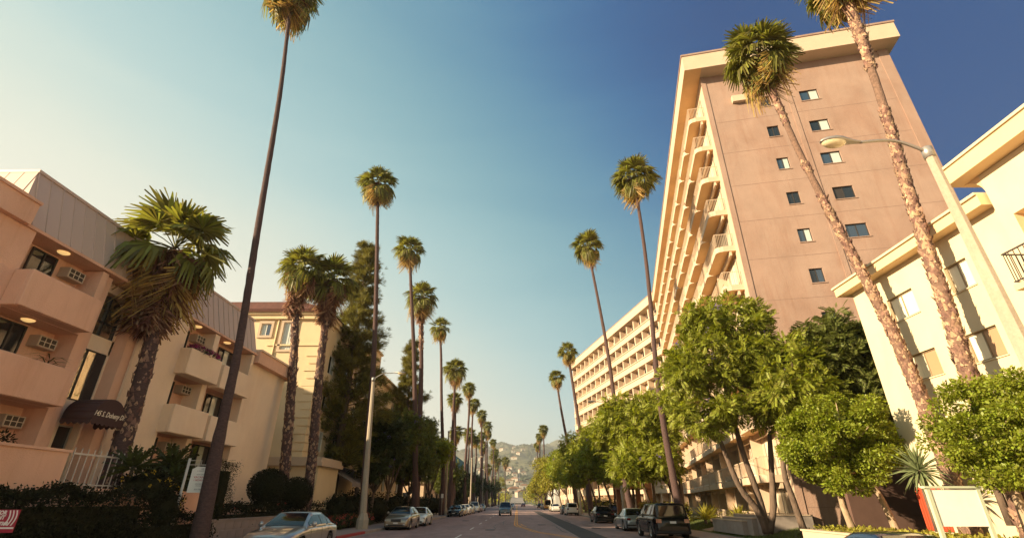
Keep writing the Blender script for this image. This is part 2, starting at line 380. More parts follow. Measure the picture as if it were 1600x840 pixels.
# kerbs, gutters, sidewalks and their slabs
def kerb(x0, x1, y0, y1, m, name='kerb'):
    g = MB(); g.box(x0,x1,y0,y1,-.02,.15); o = structure(name, g, m)
    bv = o.modifiers.new('bevel','BEVEL'); bv.width = .025; bv.segments = 2
kerb(CL-.16, CL, -20, 26.3, M_CONC); kerb(CL-.16, CL, 26.32, 33.9, M_REDK, 'red_kerb'); kerb(CL-.16, CL, 33.92, 470, M_CONC)
kerb(CR, CR+.16, -20, 470, M_CONC)
for s, x in ((-1,CL),(1,CR)):
    g = MB(); a, b = sorted((x, x-s*.42)); g.quad((a,-20,.0035),(b,-20,.0035),(b,470,.0035),(a,470,.0035)); structure('gutter', g, M_SIDE)
def sidewalk(x0, x1, y0, y1, ncol):
    base = MB(); base.box(x0, x1, -20, 470, -.02, .118); o = structure('sidewalk', base, M_CONC)
    w = (x1-x0)/ncol; L = 1.5
    sl = MB(); sl.box(.008, w-.008, .008, L-.008, .12, .15); me = sl.mesh('slab', M_SIDE)
    n = int((y1-y0)/L)
    for k in range(n):
        for c in range(ncol):
            link('slab', me, o, (x0+c*w, y0+k*L, random.uniform(-.002,.003)))
    for ya, yb in ((-20,y0),(y0+n*L,470)):
        r = MB(); y = ya
        while y < yb-.5: r.box(x0+.01, x1-.01, y+.01, y+2.98, .12, .15); y += 3
        r.build('slab_run', M_SIDE, o, kind='stuff')
sidewalk(CL-.16-2.0, CL-.162, 21, 69, 1)
sidewalk(CR+.162, CR+.162+1.9, 21, 69, 1)
# planted ground on the left, lawn bank on the right
g = MB(); g.box(-40, CL-2.17, -20, 470, -.02, .14); structure('planting_ground', g, M_SOIL)
g = MB()
for y0, y1 in ((-20,22),(22,48),(48,470)):
    g.prism([(CR+2.07,-.02),(CR+2.07,.15),(12.2,.30),(13.4,.56),(16,.62),(60,.62),(60,-.02)], 'y', y0, y1)
structure('lawn', g, M_LAWN)
g = MB(); g.prism([(CR+2.2,.17),(12.2,.312),(13.4,.572),(15.6,.63),(15.6,.5),(CR+2.2,.1)], 'y', 33.0, 34.7); structure('garden_path', g, M_SIDE)
# grass blades on the near bank
rng = np.random.default_rng(3)
n = 16000; x = rng.uniform(11.4,14.2,n); y = rng.uniform(22,48,n)
z = np.interp(x,[11.37,12.2,13.4,16],[.15,.30,.56,.62])
ok = ~((y > 32.9) & (y < 34.8)); x, y, z = x[ok], y[ok], z[ok]
a = np.stack([rng.normal(0,.35,len(x)),rng.normal(0,.35,len(x)),np.ones(len(x))],1)
v,f = stamp([(0,-.12,0),(0,.12,0),(1,.02,.1),(1,-.02,.1)], [(0,1,2,3)], frames(a, unit(rng,len(x))), np.stack([x,y,z],1), rng.uniform(.05,.12,len(x)))
o = link('grass', mesh_np('grass', v, f, [mat('grass_blade',(.10,.13,.025),.7,trans=.3,island=.4)])); tag(o, 'clipped green grass of the bank below the tall block', 'grass', kind='stuff')

# hills at the end of the street
M_HILL = mat('hill_scrub', (.125,.120,.065), .95, var=.35, vscale=.012, bump=.0)
blotch(M_HILL, .035, (.42,.46,.40), .46, .62, (1,1,1), .9); blotch(M_HILL, .006, (1.0,.86,.66), .5, .7, (1,1,1), .9)
rng = np.random.default_rng(11)
def hill_h(x, y):
    r = np.interp(y, [480,700,1000,1500,2200,3000,3600,4600], [0,6,22,72,160,262,240,150])
    ridge = 1+.16*np.sin(x*.0031+.9)+.10*np.sin(x*.0088+2.1)+.05*np.sin(x*.021+y*.003)+.03*np.sin(x*.05+y*.011)
    gul = .12*np.sin(x*.012+np.sin(y*.004)*2.2)*np.clip((y-700)/1200,0,1)
    return r*np.maximum(ridge+gul,.2) + 5*np.sin(x*.03)*np.sin(y*.013)*np.clip((y-900)/800,0,1) - .6
xs = np.linspace(-1500,1500,170); ys = np.linspace(480,4600,150)
X, Y = np.meshgrid(xs, ys); Z = hill_h(X,Y)
v = np.stack([X,Y,Z],-1).reshape(-1,3); nx = len(xs)
ii = np.arange(len(ys)-1)[:,None]*nx+np.arange(nx-1)[None]
f = np.stack([ii,ii+1,ii+1+nx,ii+nx],-1).reshape(-1,4)
link('hills', mesh_np('hills', v, f, [M_HILL], smooth=True), kind='structure')
# scrub and trees of the hillside, one mass
n = 9000; x = rng.uniform(-420,420,n); y = rng.uniform(700,3100,n); z = hill_h(x,y)
msk = (np.sin(x*.02+y*.006)+np.sin(y*.017-x*.01)+rng.normal(0,.7,n)) > -.1; x, y, z = x[msk], y[msk], z[msk]
s = rng.uniform(3,8,len(x))
tv = [(1,0,0),(0,1,0),(-1,0,0),(0,-1,0),(.2,.1,1.3)]; tf = [(0,1,4,4),(1,2,4,4),(2,3,4,4),(3,0,4,4)]
oct_v = [(1,0,.2),(.3,.95,.1),(-.8,.6,.25),(-.8,-.6,.1),(.3,-.95,.2),(.1,.1,1.15)]
oct_f = [(0,1,5),(1,2,5),(2,3,5),(3,4,5),(4,0,5)]
aa = unit(rng,len(x)); aa[:,2] *= .15
v,f = stamp(oct_v, oct_f, frames(aa, np.tile([0,0,1.],(len(x),1))), np.stack([x,y,z-1],1), s)
o = link('hillside_woods', mesh_np('hillside_woods', v, f, [mat('hill_tree',(.055,.062,.030),.9,island=.5)])); o['kind'] = 'stuff'; tag(o, 'scrub and trees covering the hazy far hillside', 'woods')
# the street climbing on into the hills
g = MB(); yy = list(range(500,1500,25))
for a_, c_ in zip(yy[:-1], yy[1:]):
    za, zb_ = float(hill_h(np.array(0.),np.array(float(a_))))+.9, float(hill_h(np.array(0.),np.array(float(c_))))+.9
    g.quad((-7,a_,za),(7,a_,za),(7,c_,zb_),(-7,c_,zb_))
structure('hill_road', g, mat('pale_asphalt',(.30,.25,.21),.9,var=.1))
n = 900; x = rng.uniform(12,190,n)*rng.choice([-1,1],n); y = rng.uniform(325,760,n); x = x*(1-.35*(y>500)); z = np.maximum(hill_h(x,np.maximum(y,480)),0)*(y>480)
C0 = np.stack([x,y,z+rng.uniform(2,6.5,n)],1); m_ = 26; T = np.repeat(C0,m_,0)+rng.normal(0,1,(n*m_,3))*np.array([2.2,2.2,1.9])
v,f = stamp([(0,0,0),(.5,.4,.1),(1,0,-.1),(.5,-.4,.1)],[(0,1,2,3)],frames(unit(rng,len(T)),unit(rng,len(T))),T,rng.uniform(.9,2.0,len(T)))
o = link('far_woods', mesh_np('far_woods', v, f, [M_LEAFY])); tag(o, 'mass of hazy garden trees where the street meets the hills', 'woods', kind='stuff')
# pale houses scattered over the hillside
hm = []
for k in range(3):
    b = MB(); w, d, h = ((16,11,7),(22,10,6),(12,12,9))[k]
    b.box(-w/2,w/2,-d/2,d/2,-4,h); me_w = b.mesh('wall', mat('hill_house_wall',(.42,.37,.29),.9))
    r = MB(); r.prism([(-w/2-.6,h+.02),(w/2+.6,h+.02),(w*.2,h+2.4),(-w*.2,h+2.4)], 'y', -d/2-.6, d/2+.6); me_r = r.mesh('roof', mat('hill_house_roof',(.30,.16,.10),.9))
    q = MB()
    for i in range(3): q.box(-w*.35+i*w*.27,-w*.35+i*w*.27+2,-d/2-.15,-d/2+.1,h*.35,h*.7) if i == 1 else None
    hm.append((me_w, me_r, q.mesh('windows', M_GLASS)))
for k in range(60):
    y = random.Random(k*7+1).uniform(620,2300); rx = random.Random(k*13+5)
    x = rx.uniform(-.055,.055)*y*1.6+.01*y; z = float(hill_h(np.array(x),np.array(y)))
    t = thing('hill_house', 'small pale house among trees on the far hillside', 'house', (x,y,z), rx.uniform(-.5,.5), 'pale houses on the far hillside')
    for nm, me in zip(('wall','roof','window'), hm[k%3]): link(nm, me, t)

# ================================================================ BUILDING: left, three-storey block with mansard roof
B1 = thing('apartment_building', 'tan three-storey apartment block with ribbed mansard roof and solid balconies', 'building', (-15,20,0))
o1 = (-15,20,0)
b = lambda m, name, mt, **k: m.build(name, mt, B1, off=o1, **k)
XW = -15.0; XB = -15.8
w = MB()      # solid masses: near wing, rear walls of the recesses, piers, end block
w.box(-34,XW,6.0,13.0,0,9.35)
w.box(-34,XB,13.0,27.0,0,9.35)
w.box(XB,XW,15.75,16.02,0,9.3); b(w,'wall',M_B1)
for (y0,y1,x1) in ((15.75+.27,16.42,-15.16),(17.86,18.3,-15.0)):
    w = MB(); w.box(XB+.01,x1,y0+.003,y1,.0,9.29); b(w,'pilaster',M_B1)
w = MB(); w.box(XB+.01,-14.92,18.303,20.9,0,9.33); w.box(XB+.01,-14.86,18.9,19.15,.01,9.31); b(w,'pier_wall',M_B1L)
w = MB(); w.box(XB+.01,XW,23.05,23.43,0,9.32); b(w,'pilaster',M_B1L)
w = MB(); w.box(XB+.01,XW,26.75,27.0,0,9.32); b(w,'pilaster',M_B1L)
w = MB(); w.box(-34,-15.2,27.003,31.55,0,8.95); b(w,'end_wall',M_B1L)
w = MB(); w.box(-34,-15.12,27.01,31.6,0,1.5); b(w,'base_course',M_B1)
w = MB(); w.box(-34,-14.78,27.12,32.0,8.95,9.62); b(w,'fascia',M_B1); w = MB(); w.box(-34,-14.7,27.15,32.08,9.62,9.72); b(w,'coping',M_B1L)
w = MB(); w.box(-34,-14.98+.2,5.5,12.55,9.36,10.05); b(w,'fascia',M_B1)
w = MB(); w.box(-34,-14.72,5.5,12.57,10.05,10.14); b(w,'coping',M_B1)
# recess ceiling and eave
w = MB(); w.box(-34,-14.93,12.6,27.12,9.355,9.45); b(w,'soffit',M_B1)
# mansard: body and separate standing-seam panels
w = MB(); w.prism([(-14.97,9.46),(-15.56,11.42),(-33,11.42),(-33,9.46)], 'y', 12.7, 27.05); b(w,'roof',M_MANS)
w = MB(); w.box(-33.1,-15.5,12.66,27.12,11.42,11.52); b(w,'roof_coping',M_MANS)
pw = .475
pm_ = MB(); pm_.hexa([(0,0,0),(0,pw-.03,0),(-.02,pw-.03,0),(-.02,0,0)], [(-.59,0,1.95),(-.59,pw-.03,1.95),(-.61,pw-.03,1.95),(-.61,0,1.95)])
me_p = pm_.mesh('panel', M_MANS)
sm_ = MB(); sm_.hexa([(.035,0,0),(.035,.03,0),(-.02,.03,0),(-.02,0,0)], [(-.555,0,1.95),(-.555,.03,1.95),(-.61,.03,1.95),(-.61,0,1.95)])
me_s = sm_.mesh('seam', M_MANS)
k = 0; y = 12.7
while y+pw < 27.06:
    link('roof_panel', me_p, B1, (-14.955-o1[0], y+.03-o1[1], 9.465)); link('roof_seam', me_s, B1, (-14.955-o1[0], y-o1[1], 9.465)); y += pw
pm_ = MB(); pm_.hexa([(0,0,0),(pw-.03,0,0),(pw-.03,.02,0),(0,.02,0)], [(0,.42,1.95),(pw-.03,.42,1.95),(pw-.03,.44,1.95),(0,.44,1.95)]); me_p2 = pm_.mesh('panel', M_MANS)
for k in range(16): link('roof_panel', me_p2, B1, (-15.5-pw*(k+1)-o1[0], 12.25-o1[1], 9.465))
w = MB(); w.hexa([(-23.2,12.27,9.465),(-14.97,12.27,9.465),(-14.97,12.7,9.465),(-23.2,12.7,9.465)], [(-23.2,12.68,11.4),(-15.56,12.68,11.4),(-15.56,12.72,11.4),(-23.2,12.72,11.4)]); b(w,'roof_end',M_MANS)
w = MB(); w.box(-18.1,-17.7,12.35,12.62,10.8,11.1); b(w,'roof_vent',M_METAL)
# floors of the recesses
for z in (6.9, 4.46):
    w = MB(); w.box(XB,-14.98,13.0,15.75,z,z+.16); b(w,'floor_slab',M_B1); w = MB(); w.box(XB,-14.98,20.9,23.05,z-.08,z+.08); b(w,'floor_slab',M_B1); w = MB(); w.box(XB,-14.98,23.43,26.75,z-.08,z+.08); b(w,'floor_slab',M_B1)
# balconies: parapet front, two returns, slab, each a part of its own
def balcony(y0, y1, zt, m, ret0=True):
    h = 1.13; t = .12; x0, x1 = -15.0, -14.4
    g = MB()
    g.box(x1-t,x1,y0,y1,zt-h,zt); g.box(x0,x1-t-.002,y0,y0+t,zt-h,zt); g.box(x0,x1-t-.002,y1-t,y1,zt-h,zt); g.box(x0,x1-t-.002,y0+t+.002,y1-t-.002,zt-h,zt-h+.16)
    o = b(g,'balcony',m); bv = o.modifiers.new('bevel','BEVEL'); bv.width = .02; bv.segments = 1; return o
balcony(12.9,15.55,8.04,M_B1); balcony(12.9,15.6,5.6,M_B1)
balcony(20.75,23.2,7.94,M_B1L); balcony(20.75,23.2,5.5,M_B1L); balcony(23.45,26.2,7.88,M_B1L); balcony(23.45,26.2,5.44,M_B1L)
# sliding doors, air conditioners, ceiling lamps in every recess
def door(y0, y1, z, h=1.95, panes=None):
    add_window(B1, (XB+.03-o1[0], (y0+y1)/2-o1[1], z), PI/2, y1-y0, h, panes or (M_GLASS,M_GLASS), M_FRAME, 'sliding_door')
acm = MB(); acm.box(-.33,.33,-.36,0,0,.36); ac_body = acm.mesh('case', mat('ac_case',(.50,.38,.28),.6))
acg = MB()
for i in range(3): acg.box(-.29+i*.2,-.12+i*.2,-.375,-.362,.05,.32)
ac_gr = acg.mesh('grille', mat('ac_grille',(.06,.045,.035),.7))
acb = MB()
for i in range(4): acb.box(-.31+i*.2-.012,-.31+i*.2+.012,-.385,-.37,.03,.34)
acb.box(-.33,.33,-.385,-.37,.17,.19); ac_bar = acb.mesh('louvre', mat('ac_louvre',(.66,.56,.42),.5))
def aircon(y, z):
    o = link('air_conditioner', ac_body, B1, (XB+.02-o1[0], y-o1[1], z), (0,0,PI/2)); link('grille', ac_gr, o); link('louvre', ac_bar, o)
lm = MB(); lm.lathe([(.0,-.07),(.10,-.065),(.17,-.03),(.18,0)], 16); me_lamp = lm.mesh('ceiling_lamp', M_LAMP)
for z0, za in ((7.06,8.72),(4.63,6.28),(2.2,3.80)):
    door(13.75,14.68,z0,2.2); aircon(15.24,za)
    door(21.1,22.15,z0-.05,2.15,(M_GLASS,)); aircon(22.66,za)
    door(24.75,26.2,z0,2.1,(M_GLASS,M_CURT,M_GLASS))
for (y, z) in ((14.35,9.353),(14.2,6.898),(22.0,9.353),(24.6,9.353)): link('ceiling_lamp', me_lamp, B1, (-15.3-o1[0], y-o1[1], z))
# stair strip: arched window, tall window, door
w = MB(); w.box(XB+.01,-15.5,16.42,17.86,8.95,9.29); w.box(XB+.01,-15.5,16.42,17.86,6.75,7.3); w.box(XB+.01,-15.5,16.42,17.86,4.3,4.95); w.box(XB+.01,-15.5,16.42,16.5,0,9.28); w.box(XB+.01,-15.5,17.78,17.86,0,9.28)
w.box(XB+.01,-15.502,16.5,16.9,0,4.3); b(w,'stair_wall',M_B1L)
g = MB(); pts = [(16.5,7.3),(17.78,7.3),(17.78,8.45)]+[(17.14+.64*math.cos(t),8.45+.42*math.sin(t)) for t in [PI*i/8 for i in range(1,8)]]+[(16.5,8.45)]
g.prism(pts,'x',-15.62,-15.6); b(g,'arched_window',M_WAVY)
g = MB(); g.box(-15.6,-15.54,17.12,17.17,7.3,8.85); g.box(-15.6,-15.54,16.5,16.55,7.3,8.45); g.box(-15.6,-15.54,17.73,17.78,7.3,8.45)
for z in (7.3,7.82,8.32): g.box(-15.6,-15.55,16.55,17.73,z,z+.035)
b(g,'window_bars',M_FRAME)
add_window(B1, (-15.56-o1[0],16.93-o1[1],4.96), PI/2, .84, 1.78, (M_WAVY,M_WAVY), M_FRAME)
w = MB(); w.box(-15.6,-15.52,17.36,17.77,4.96,6.74); b(w,'dark_window_panel',M_GLASS)
add_window(B1, (-15.75-o1[0],17.3-o1[1],2.1), PI/2, .75, 2.05, (M_GLASS,), M_ALU, 'entrance_door')
# awning over the door, with its lettering
ax0, ax1, ay0, ay1, az0 = -15.02, -14.0, 16.34, 17.72, 4.22
aw = MB(); n = 14; arc = [((ay0+ay1)/2-(ay1-ay0)/2*math.cos(PI*i/n), az0+.74*math.sin(PI*i/n)**.8) for i in range(n+1)]
for i in range(n):
    p, q = arc[i], arc[i+1]; aw.add([(ax0,p[0],p[1]),(ax1,p[0],p[1]),(ax1,q[0],q[1]),(ax0,q[0],q[1])], [(0,1,2,3)], 0, True)
c = len(aw.v); aw.add([(ax1,p[0],p[1]) for p in arc], [tuple(range(n+1))])
awn = b(aw,'awning',M_AWN); s_ = awn.modifiers.new('s','SOLIDIFY'); s_.thickness = .012
va = MB()
def scallop(P, L, n=7):
    for i in range(n):
        pts = [P(L*i/n,0),P(L*(i+1)/n,0)]+[P(L*(i+1-k/6)/n,-.09-.07*math.sin(PI*k/6)) for k in range(7)]
        va.add(pts, [tuple(range(len(pts)))])
scallop(lambda u, d: (ax1+.004,ay0+u,az0+d), ay1-ay0); scallop(lambda u, d: (ax0+u,ay0-.004,az0+d), ax1-ax0, 5); scallop(lambda u, d: (ax0+u,ay1+.004,az0+d), ax1-ax0, 5)
o = va.build('valance', M_AWN, awn, off=o1); s_ = o.modifiers.new('s','SOLIDIFY'); s_.thickness = .01
def text(s, size, m, parent, loc, rot, name='lettering', shear=0., align='CENTER', ext=.002, sx=1., bold=0.):
    c = bpy.data.curves.new(name, 'FONT'); c.body = s; c.size = size; c.shear = shear; c.align_x = align; c.extrude = ext; c.resolution_u = 2; c.offset = bold
    tmp = bpy.data.objects.new('tmp', c); me = bpy.data.meshes.new_from_object(tmp); bpy.data.objects.remove(tmp); me.materials.clear(); me.materials.append(m)
    return link(name, me, parent, loc, rot, (sx,1,1))
text('145 S. Doheny Dr.', .235, mat('cream_lettering',(.85,.74,.55),.7), awn, (ax1+.012-o1[0],(ay0+ay1)/2+.02-o1[1],az0+.14), (PI/2,0,PI/2), shear=.35, sx=.78, bold=.004)
g = MB(); g.tube([(ax1-.02,ay0+.02,az0),(ax1-.02,ay1-.02,az0)],.012); g.tube([(ax0,ay0+.02,az0),(ax1-.02,ay0+.02,az0)],.012); g.build('awning_frame',M_METAL,awn,off=o1)

# patio wall in front and its railing
pt = MB(); pt.box(-13.2,-13.0,4,14.85,.1,3.05); o = pt.build('patio_wall', M_B1, off=(-13.1,10,0), loc=(-13.1,10,0)); tag(o, 'plain stucco patio wall below the tan balconies', 'wall')
pc = MB(); pc.box(-13.25,-12.95,3.9,14.9,3.05,3.12); pc.build('coping', M_B1, o, off=(-13.1,10,0))
t = MB(); t.box(-15.0,-11.9,14.9,21,.1,2.1); o = t.build('entrance_terrace', M_B1, off=(-13,18,0), loc=(-13,18,0)); tag(o, 'raised stucco terrace behind the white railing', 'terrace')
rl = thing('railing', 'white iron railing on the terrace beside the striped trunk', 'railing', (-12.98,15,2.1))
g = MB(); g.box(-12.99,-12.95,14.95,17.95,3.02,3.07); g.build('top_rail', M_IRON, rl, off=(-12.98,15,2.1))
g = MB(); g.box(-12.99,-12.95,14.95,17.95,2.2,2.24); g.build('bottom_rail', M_IRON, rl, off=(-12.98,15,2.1))
g = MB(); g.box(-.011,.011,-.011,.011,-.18,.92); me_ = g.mesh('baluster', M_IRON)
for k in range(13): link('baluster', me_, rl, (.01,-.02+k*.245,.1+.08))

# ================================================================ BUILDING: beige, red tiles, quoins
B2 = thing('beige_building', 'beige building with dark red tile roof and stacked corner quoins', 'building', (-20,42,0)); o2 = (-20,42,0)
b = lambda m, name, mt, **k: m.build(name, mt, B2, off=o2, **k)
g = MB(); g.box(-50,-34.5,27,36.9,0,16.5); b(g,'unseen_shade_block',M_B2)  # unseen block added to shade the beige wall and the left lamp
g = MB(); X0, X1, Y0, Y1, ZT = -32.0, -15.5, 37.0, 52.0, 15.1
ops = [(-20.55-X0,-19.75-X0,13.75,14.75),(-18.75-X0,-17.75-X0,12.6,14.85)]
wall(g,(X0,Y0,0),(1,0,0),(0,0,1),(0,-1,0),X1-X0,ZT,ops,.12)
ops2 = [(2.2+3.6*i,3.5+3.6*i,z,z+1.5) for i in range(4) for z in (5.3,8.3,11.3)]
wall(g,(X1,Y0,0),(0,1,0),(0,0,1),(1,0,0),Y1-Y0,ZT,ops2,.12)
g.quad((X1,Y1,0),(X0,Y1,0),(X0,Y1,ZT),(X1,Y1,ZT)); b(g,'wall',M_B2)
for u0,u1,v0,v1 in ops: add_window(B2, (X0+(u0+u1)/2-o2[0],Y0+.1-o2[1],v0), 0, u1-u0, v1-v0, (M_CURT,M_CURT) if v1-v0 > 1.5 else (M_CURT,M_GLASSB), M_WHITE)
for u0,u1,v0,v1 in ops2: add_window(B2, (X1-.1-o2[0],Y0+(u0+u1)/2-o2[1],v0), PI/2, u1-u0, v1-v0, (M_GLASS,M_CURT), M_WHITE)
for u0,u1,v0,v1 in ops:
    g = MB(); x0, x1 = X0+u0, X0+u1; y = Y0-.09
    g.box(x0-.2,x1+.2,y,Y0-.002,v1,v1+.2); g.box(x0-.2,x1+.2,y,Y0-.002,v0-.2,v0); g.box(x0-.2,x0,y+.01,Y0-.002,v0,v1); g.box(x1,x1+.2,y+.01,Y0-.002,v0,v1); b(g,'window_surround',M_TRIM)
g = MB(); g.box(X0,X1+.22,Y0-.22,Y1,ZT,ZT+.35); g.box(X0,X1+.36,Y0-.36,Y1,ZT+.35,ZT+.6); b(g,'cornice',M_B2)
g = MB(); g.prism([(X0-.5,ZT+.6),(X1+.5,ZT+.6),(X1-1.8,ZT+1.35),(X0+1.8,ZT+1.35)],'y',Y0-.5,Y1+.5); b(g,'roof',M_TILE)
tm = MB(); tm.tube([(0,0,0),(0,2.2,.80)],.13,n=8); me_t = tm.mesh('tile_row', M_TILE)
for k in range(40): link('tile_row', me_t, B2, (X0+8.6+k*.2-o2[0], Y0-.55-o2[1], ZT+.62))
g = MB(); g.box(X0,X1+.05,Y0-.05,Y0-.002,9.55,9.72); b(g,'string_course',M_B2); g = MB(); g.box(X0+12.2,X1+.1,Y0-.08,Y0-.003,12.9,13.02); b(g,'string_course',M_B2)
g = MB(); g.tube([(-19.2,Y0-.06,9.7),(-19.2,Y0-.06,15.1)],.06,n=6); b(g,'drainpipe',M_B2)
for i in range(22):
    z = 2.2+i*.58; L = 1.0 if i % 2 else .7
    if z > 12.6: break
    q = MB(); q.box(X1-L,X1+.07,Y0-.07,Y0-.004,z,z+.50); q.box(X1+.003,X1+.07,Y0-.003,Y0+L,z,z+.50); b(q,'quoin',M_B2)
g = MB(); g.box(-18.5,-13.9,Y0-.6,Y0+3.5,0,4.05); b(g,'ground_storey',M_B2)
g = MB(); g.box(-18.8,-13.6,Y0-.85,Y0+3.7,4.05,4.3); g.box(-18.7,-13.7,Y0-.75,Y0+3.6,4.3,4.62); b(g,'cornice',M_TRIM)
g = MB(); g.hexa([(-15.5,41.0,4.5),(-12.8,41.0,3.1),(-12.8,48.9,3.1),(-15.5,48.9,4.5)],[(-15.5,41.0,4.53),(-12.8,41.0,3.13),(-12.8,48.9,3.13),(-15.5,48.9,4.53)]); b(g,'awning',mat('grey_canvas',(.26,.215,.20),.9,var=.08,vscale=2))
g = MB(); g.box(-12.83,-12.8,41.0,48.9,2.85,3.1); b(g,'awning_valance',MATS['grey_canvas'])
for k in range(9):
    q = MB(); y = 41.0+k*.985; q.hexa([(-15.5,y,4.535),(-12.8,y,3.135),(-12.8,y+.05,3.135),(-15.5,y+.05,4.535)],[(-15.5,y,4.56),(-12.8,y,3.16),(-12.8,y+.05,3.16),(-15.5,y+.05,4.56)]); b(q,'awning_rib',MATS['grey_canvas'])

# further beige block with a square chimney tower
B3 = thing('beige_building', 'tall beige block with square rooftop tower rising behind dark trees', 'building', (-22,62,0)); o3 = (-22,62,0)
b = lambda m, name, mt, **k: m.build(name, mt, B3, off=o3, **k)
g = MB(); ops = [(3+4*i,4.6+4*i,z,z+1.5) for i in range(5) for z in (3,6,9,12)]
wall(g,(-17.2,56,0),(0,1,0),(0,0,1),(1,0,0),24,15.4,ops,.15); opf = [(4+3*i,5.4+3*i,z,z+1.5) for i in range(4) for z in (3,6,9,12)]
wall(g,(-33.2,56,0),(1,0,0),(0,0,1),(0,-1,0),16,15.4,opf,.15); g.quad((-33.2,56,15.4),(-17.2,56,15.4),(-17.2,80,15.4),(-33.2,80,15.4)); b(g,'wall',M_B2)
for u0,u1,v0,v1 in ops: add_window(B3, (-17.32-o3[0],56+(u0+u1)/2-o3[1],v0), PI/2, u1-u0, v1-v0, (M_GLASS,M_CURT), M_WHITE)
for u0,u1,v0,v1 in opf: add_window(B3, (-33.2+(u0+u1)/2-o3[0],56.12-o3[1],v0), 0, u1-u0, v1-v0, (M_GLASS,M_CURT), M_WHITE)
g = MB(); g.box(-33.4,-16.7,55.6,80.2,15.4,15.9); g.box(-33.4,-16.5,55.4,80.3,15.9,16.1); b(g,'cornice',M_B2)
g = MB(); g.box(-18.6,-17.2,57.2,60.2,16.1,18.5); b(g,'roof_tower',M_B2); g = MB(); g.box(-18.8,-17.0,57.0,60.4,18.5,18.75); b(g,'tower_coping',M_B2)
for z in (9.0, 12.4):
    g = MB(); g.box(-17.2,-16.2,62,66,z,z+.2); g.box(-16.35,-16.2,62,66,z+.2,z+1.1); g.box(-17.2,-16.352,62,62.15,z+.2,z+1.1); b(g,'balcony',M_B2)
# teal-roofed building, a low white one, and further blocks of the left side
def simple_block(label, x0, x1, y0, y1, h, wm, rm, rh=.5, nw=5, floors=3, cat='building', wm2=None, over=.4, h0=1.2):
    c = ((x0+x1)/2,(y0+y1)/2,0); t = thing('street_building', label, cat, c); g = MB(); fh = (h-.6)/floors
    side = x1 if x1 < 0 else x0; N = (1,0,0) if x1 < 0 else (-1,0,0); D = y1-y0; Wd = x1-x0
    ops = [(D*(i+.3)/nw,D*(i+.72)/nw,h0+fh*k,h0+fh*k+fh*.5) for i in range(nw) for k in range(floors)]
    n2 = max(2,int(nw*Wd/D)); opf = [(Wd*(i+.3)/n2,Wd*(i+.7)/n2,h0+fh*k,h0+fh*k+fh*.5) for i in range(n2) for k in range(floors)]
    wall(g,(side,y0,0),(0,1,0),(0,0,1),N,D,h,ops,.15); wall(g,(x0,y0,0),(1,0,0),(0,0,1),(0,-1,0),Wd,h,opf,.15)
    far = x0 if x1 < 0 else x1; g.quad((far,y0,0),(far,y1,0),(far,y1,h),(far,y0,h)); g.quad((x0,y1,0),(x1,y1,0),(x1,y1,h),(x0,y1,h)); g.build('wall',wm,t,off=c)
    for u0,u1,v0,v1 in ops: add_window(t,(side-(.13 if x1 < 0 else -.13)-c[0],y0+(u0+u1)/2-c[1],v0), PI/2 if x1 < 0 else -PI/2,u1-u0,v1-v0,(wm2 or M_GLASS,M_GLASS),M_FRAME)
    for u0,u1,v0,v1 in opf: add_window(t,(x0+(u0+u1)/2-c[0],y0+.13-c[1],v0),0,u1-u0,v1-v0,(wm2 or M_GLASS,M_GLASS),M_FRAME)
    g = MB(); g.box(x0-over,x1+over,y0-over,y1+over,h,h+rh); g.build('roof',rm,t,off=c); return t
M_TEAL = mat('teal_roof', (.02,.17,.18), .6); M_PALE = mat('pale_wall', (.55,.50,.44), .9, var=.06, vscale=.5); M_WARM = mat('warm_wall', (.62,.45,.30), .9, var=.06, vscale=.5)
simple_block('grey office block with broad teal roof band behind the palm trunks', -34,-16.5,122,175,10.6,M_PALE,M_TEAL,2.2,8,3)
simple_block('low cream building with flat roof behind the second lamp post', -30,-15.5,88,112,4.6,M_WARM,M_B2,.5,4,1)
simple_block('plain cream block set back between teal roof and far palms', -34,-17,190,230,9.5,M_WARM,M_PALE,.5,7,3)
simple_block('tan block far along the left pavement behind dark trees', -36,-18,245,300,11,M_B2,M_TILE,.6,8,3)
simple_block('cream block far along the right pavement behind yellow trees', 16,34,150,200,9,M_WARM,M_TILE,.6,8,3)
simple_block('pale block farthest along the right pavement behind olive trees', 16,36,225,300,12,M_PALE,M_TILE,.6,9,4)

# ================================================================ TOWER: two wings at an angle
TA = R(11.5)
TW = thing('apartment_tower', 'pinkish apartment tower with blank end wall, two window columns and slab balconies', 'tower', (14.3,27.4,0), -TA)
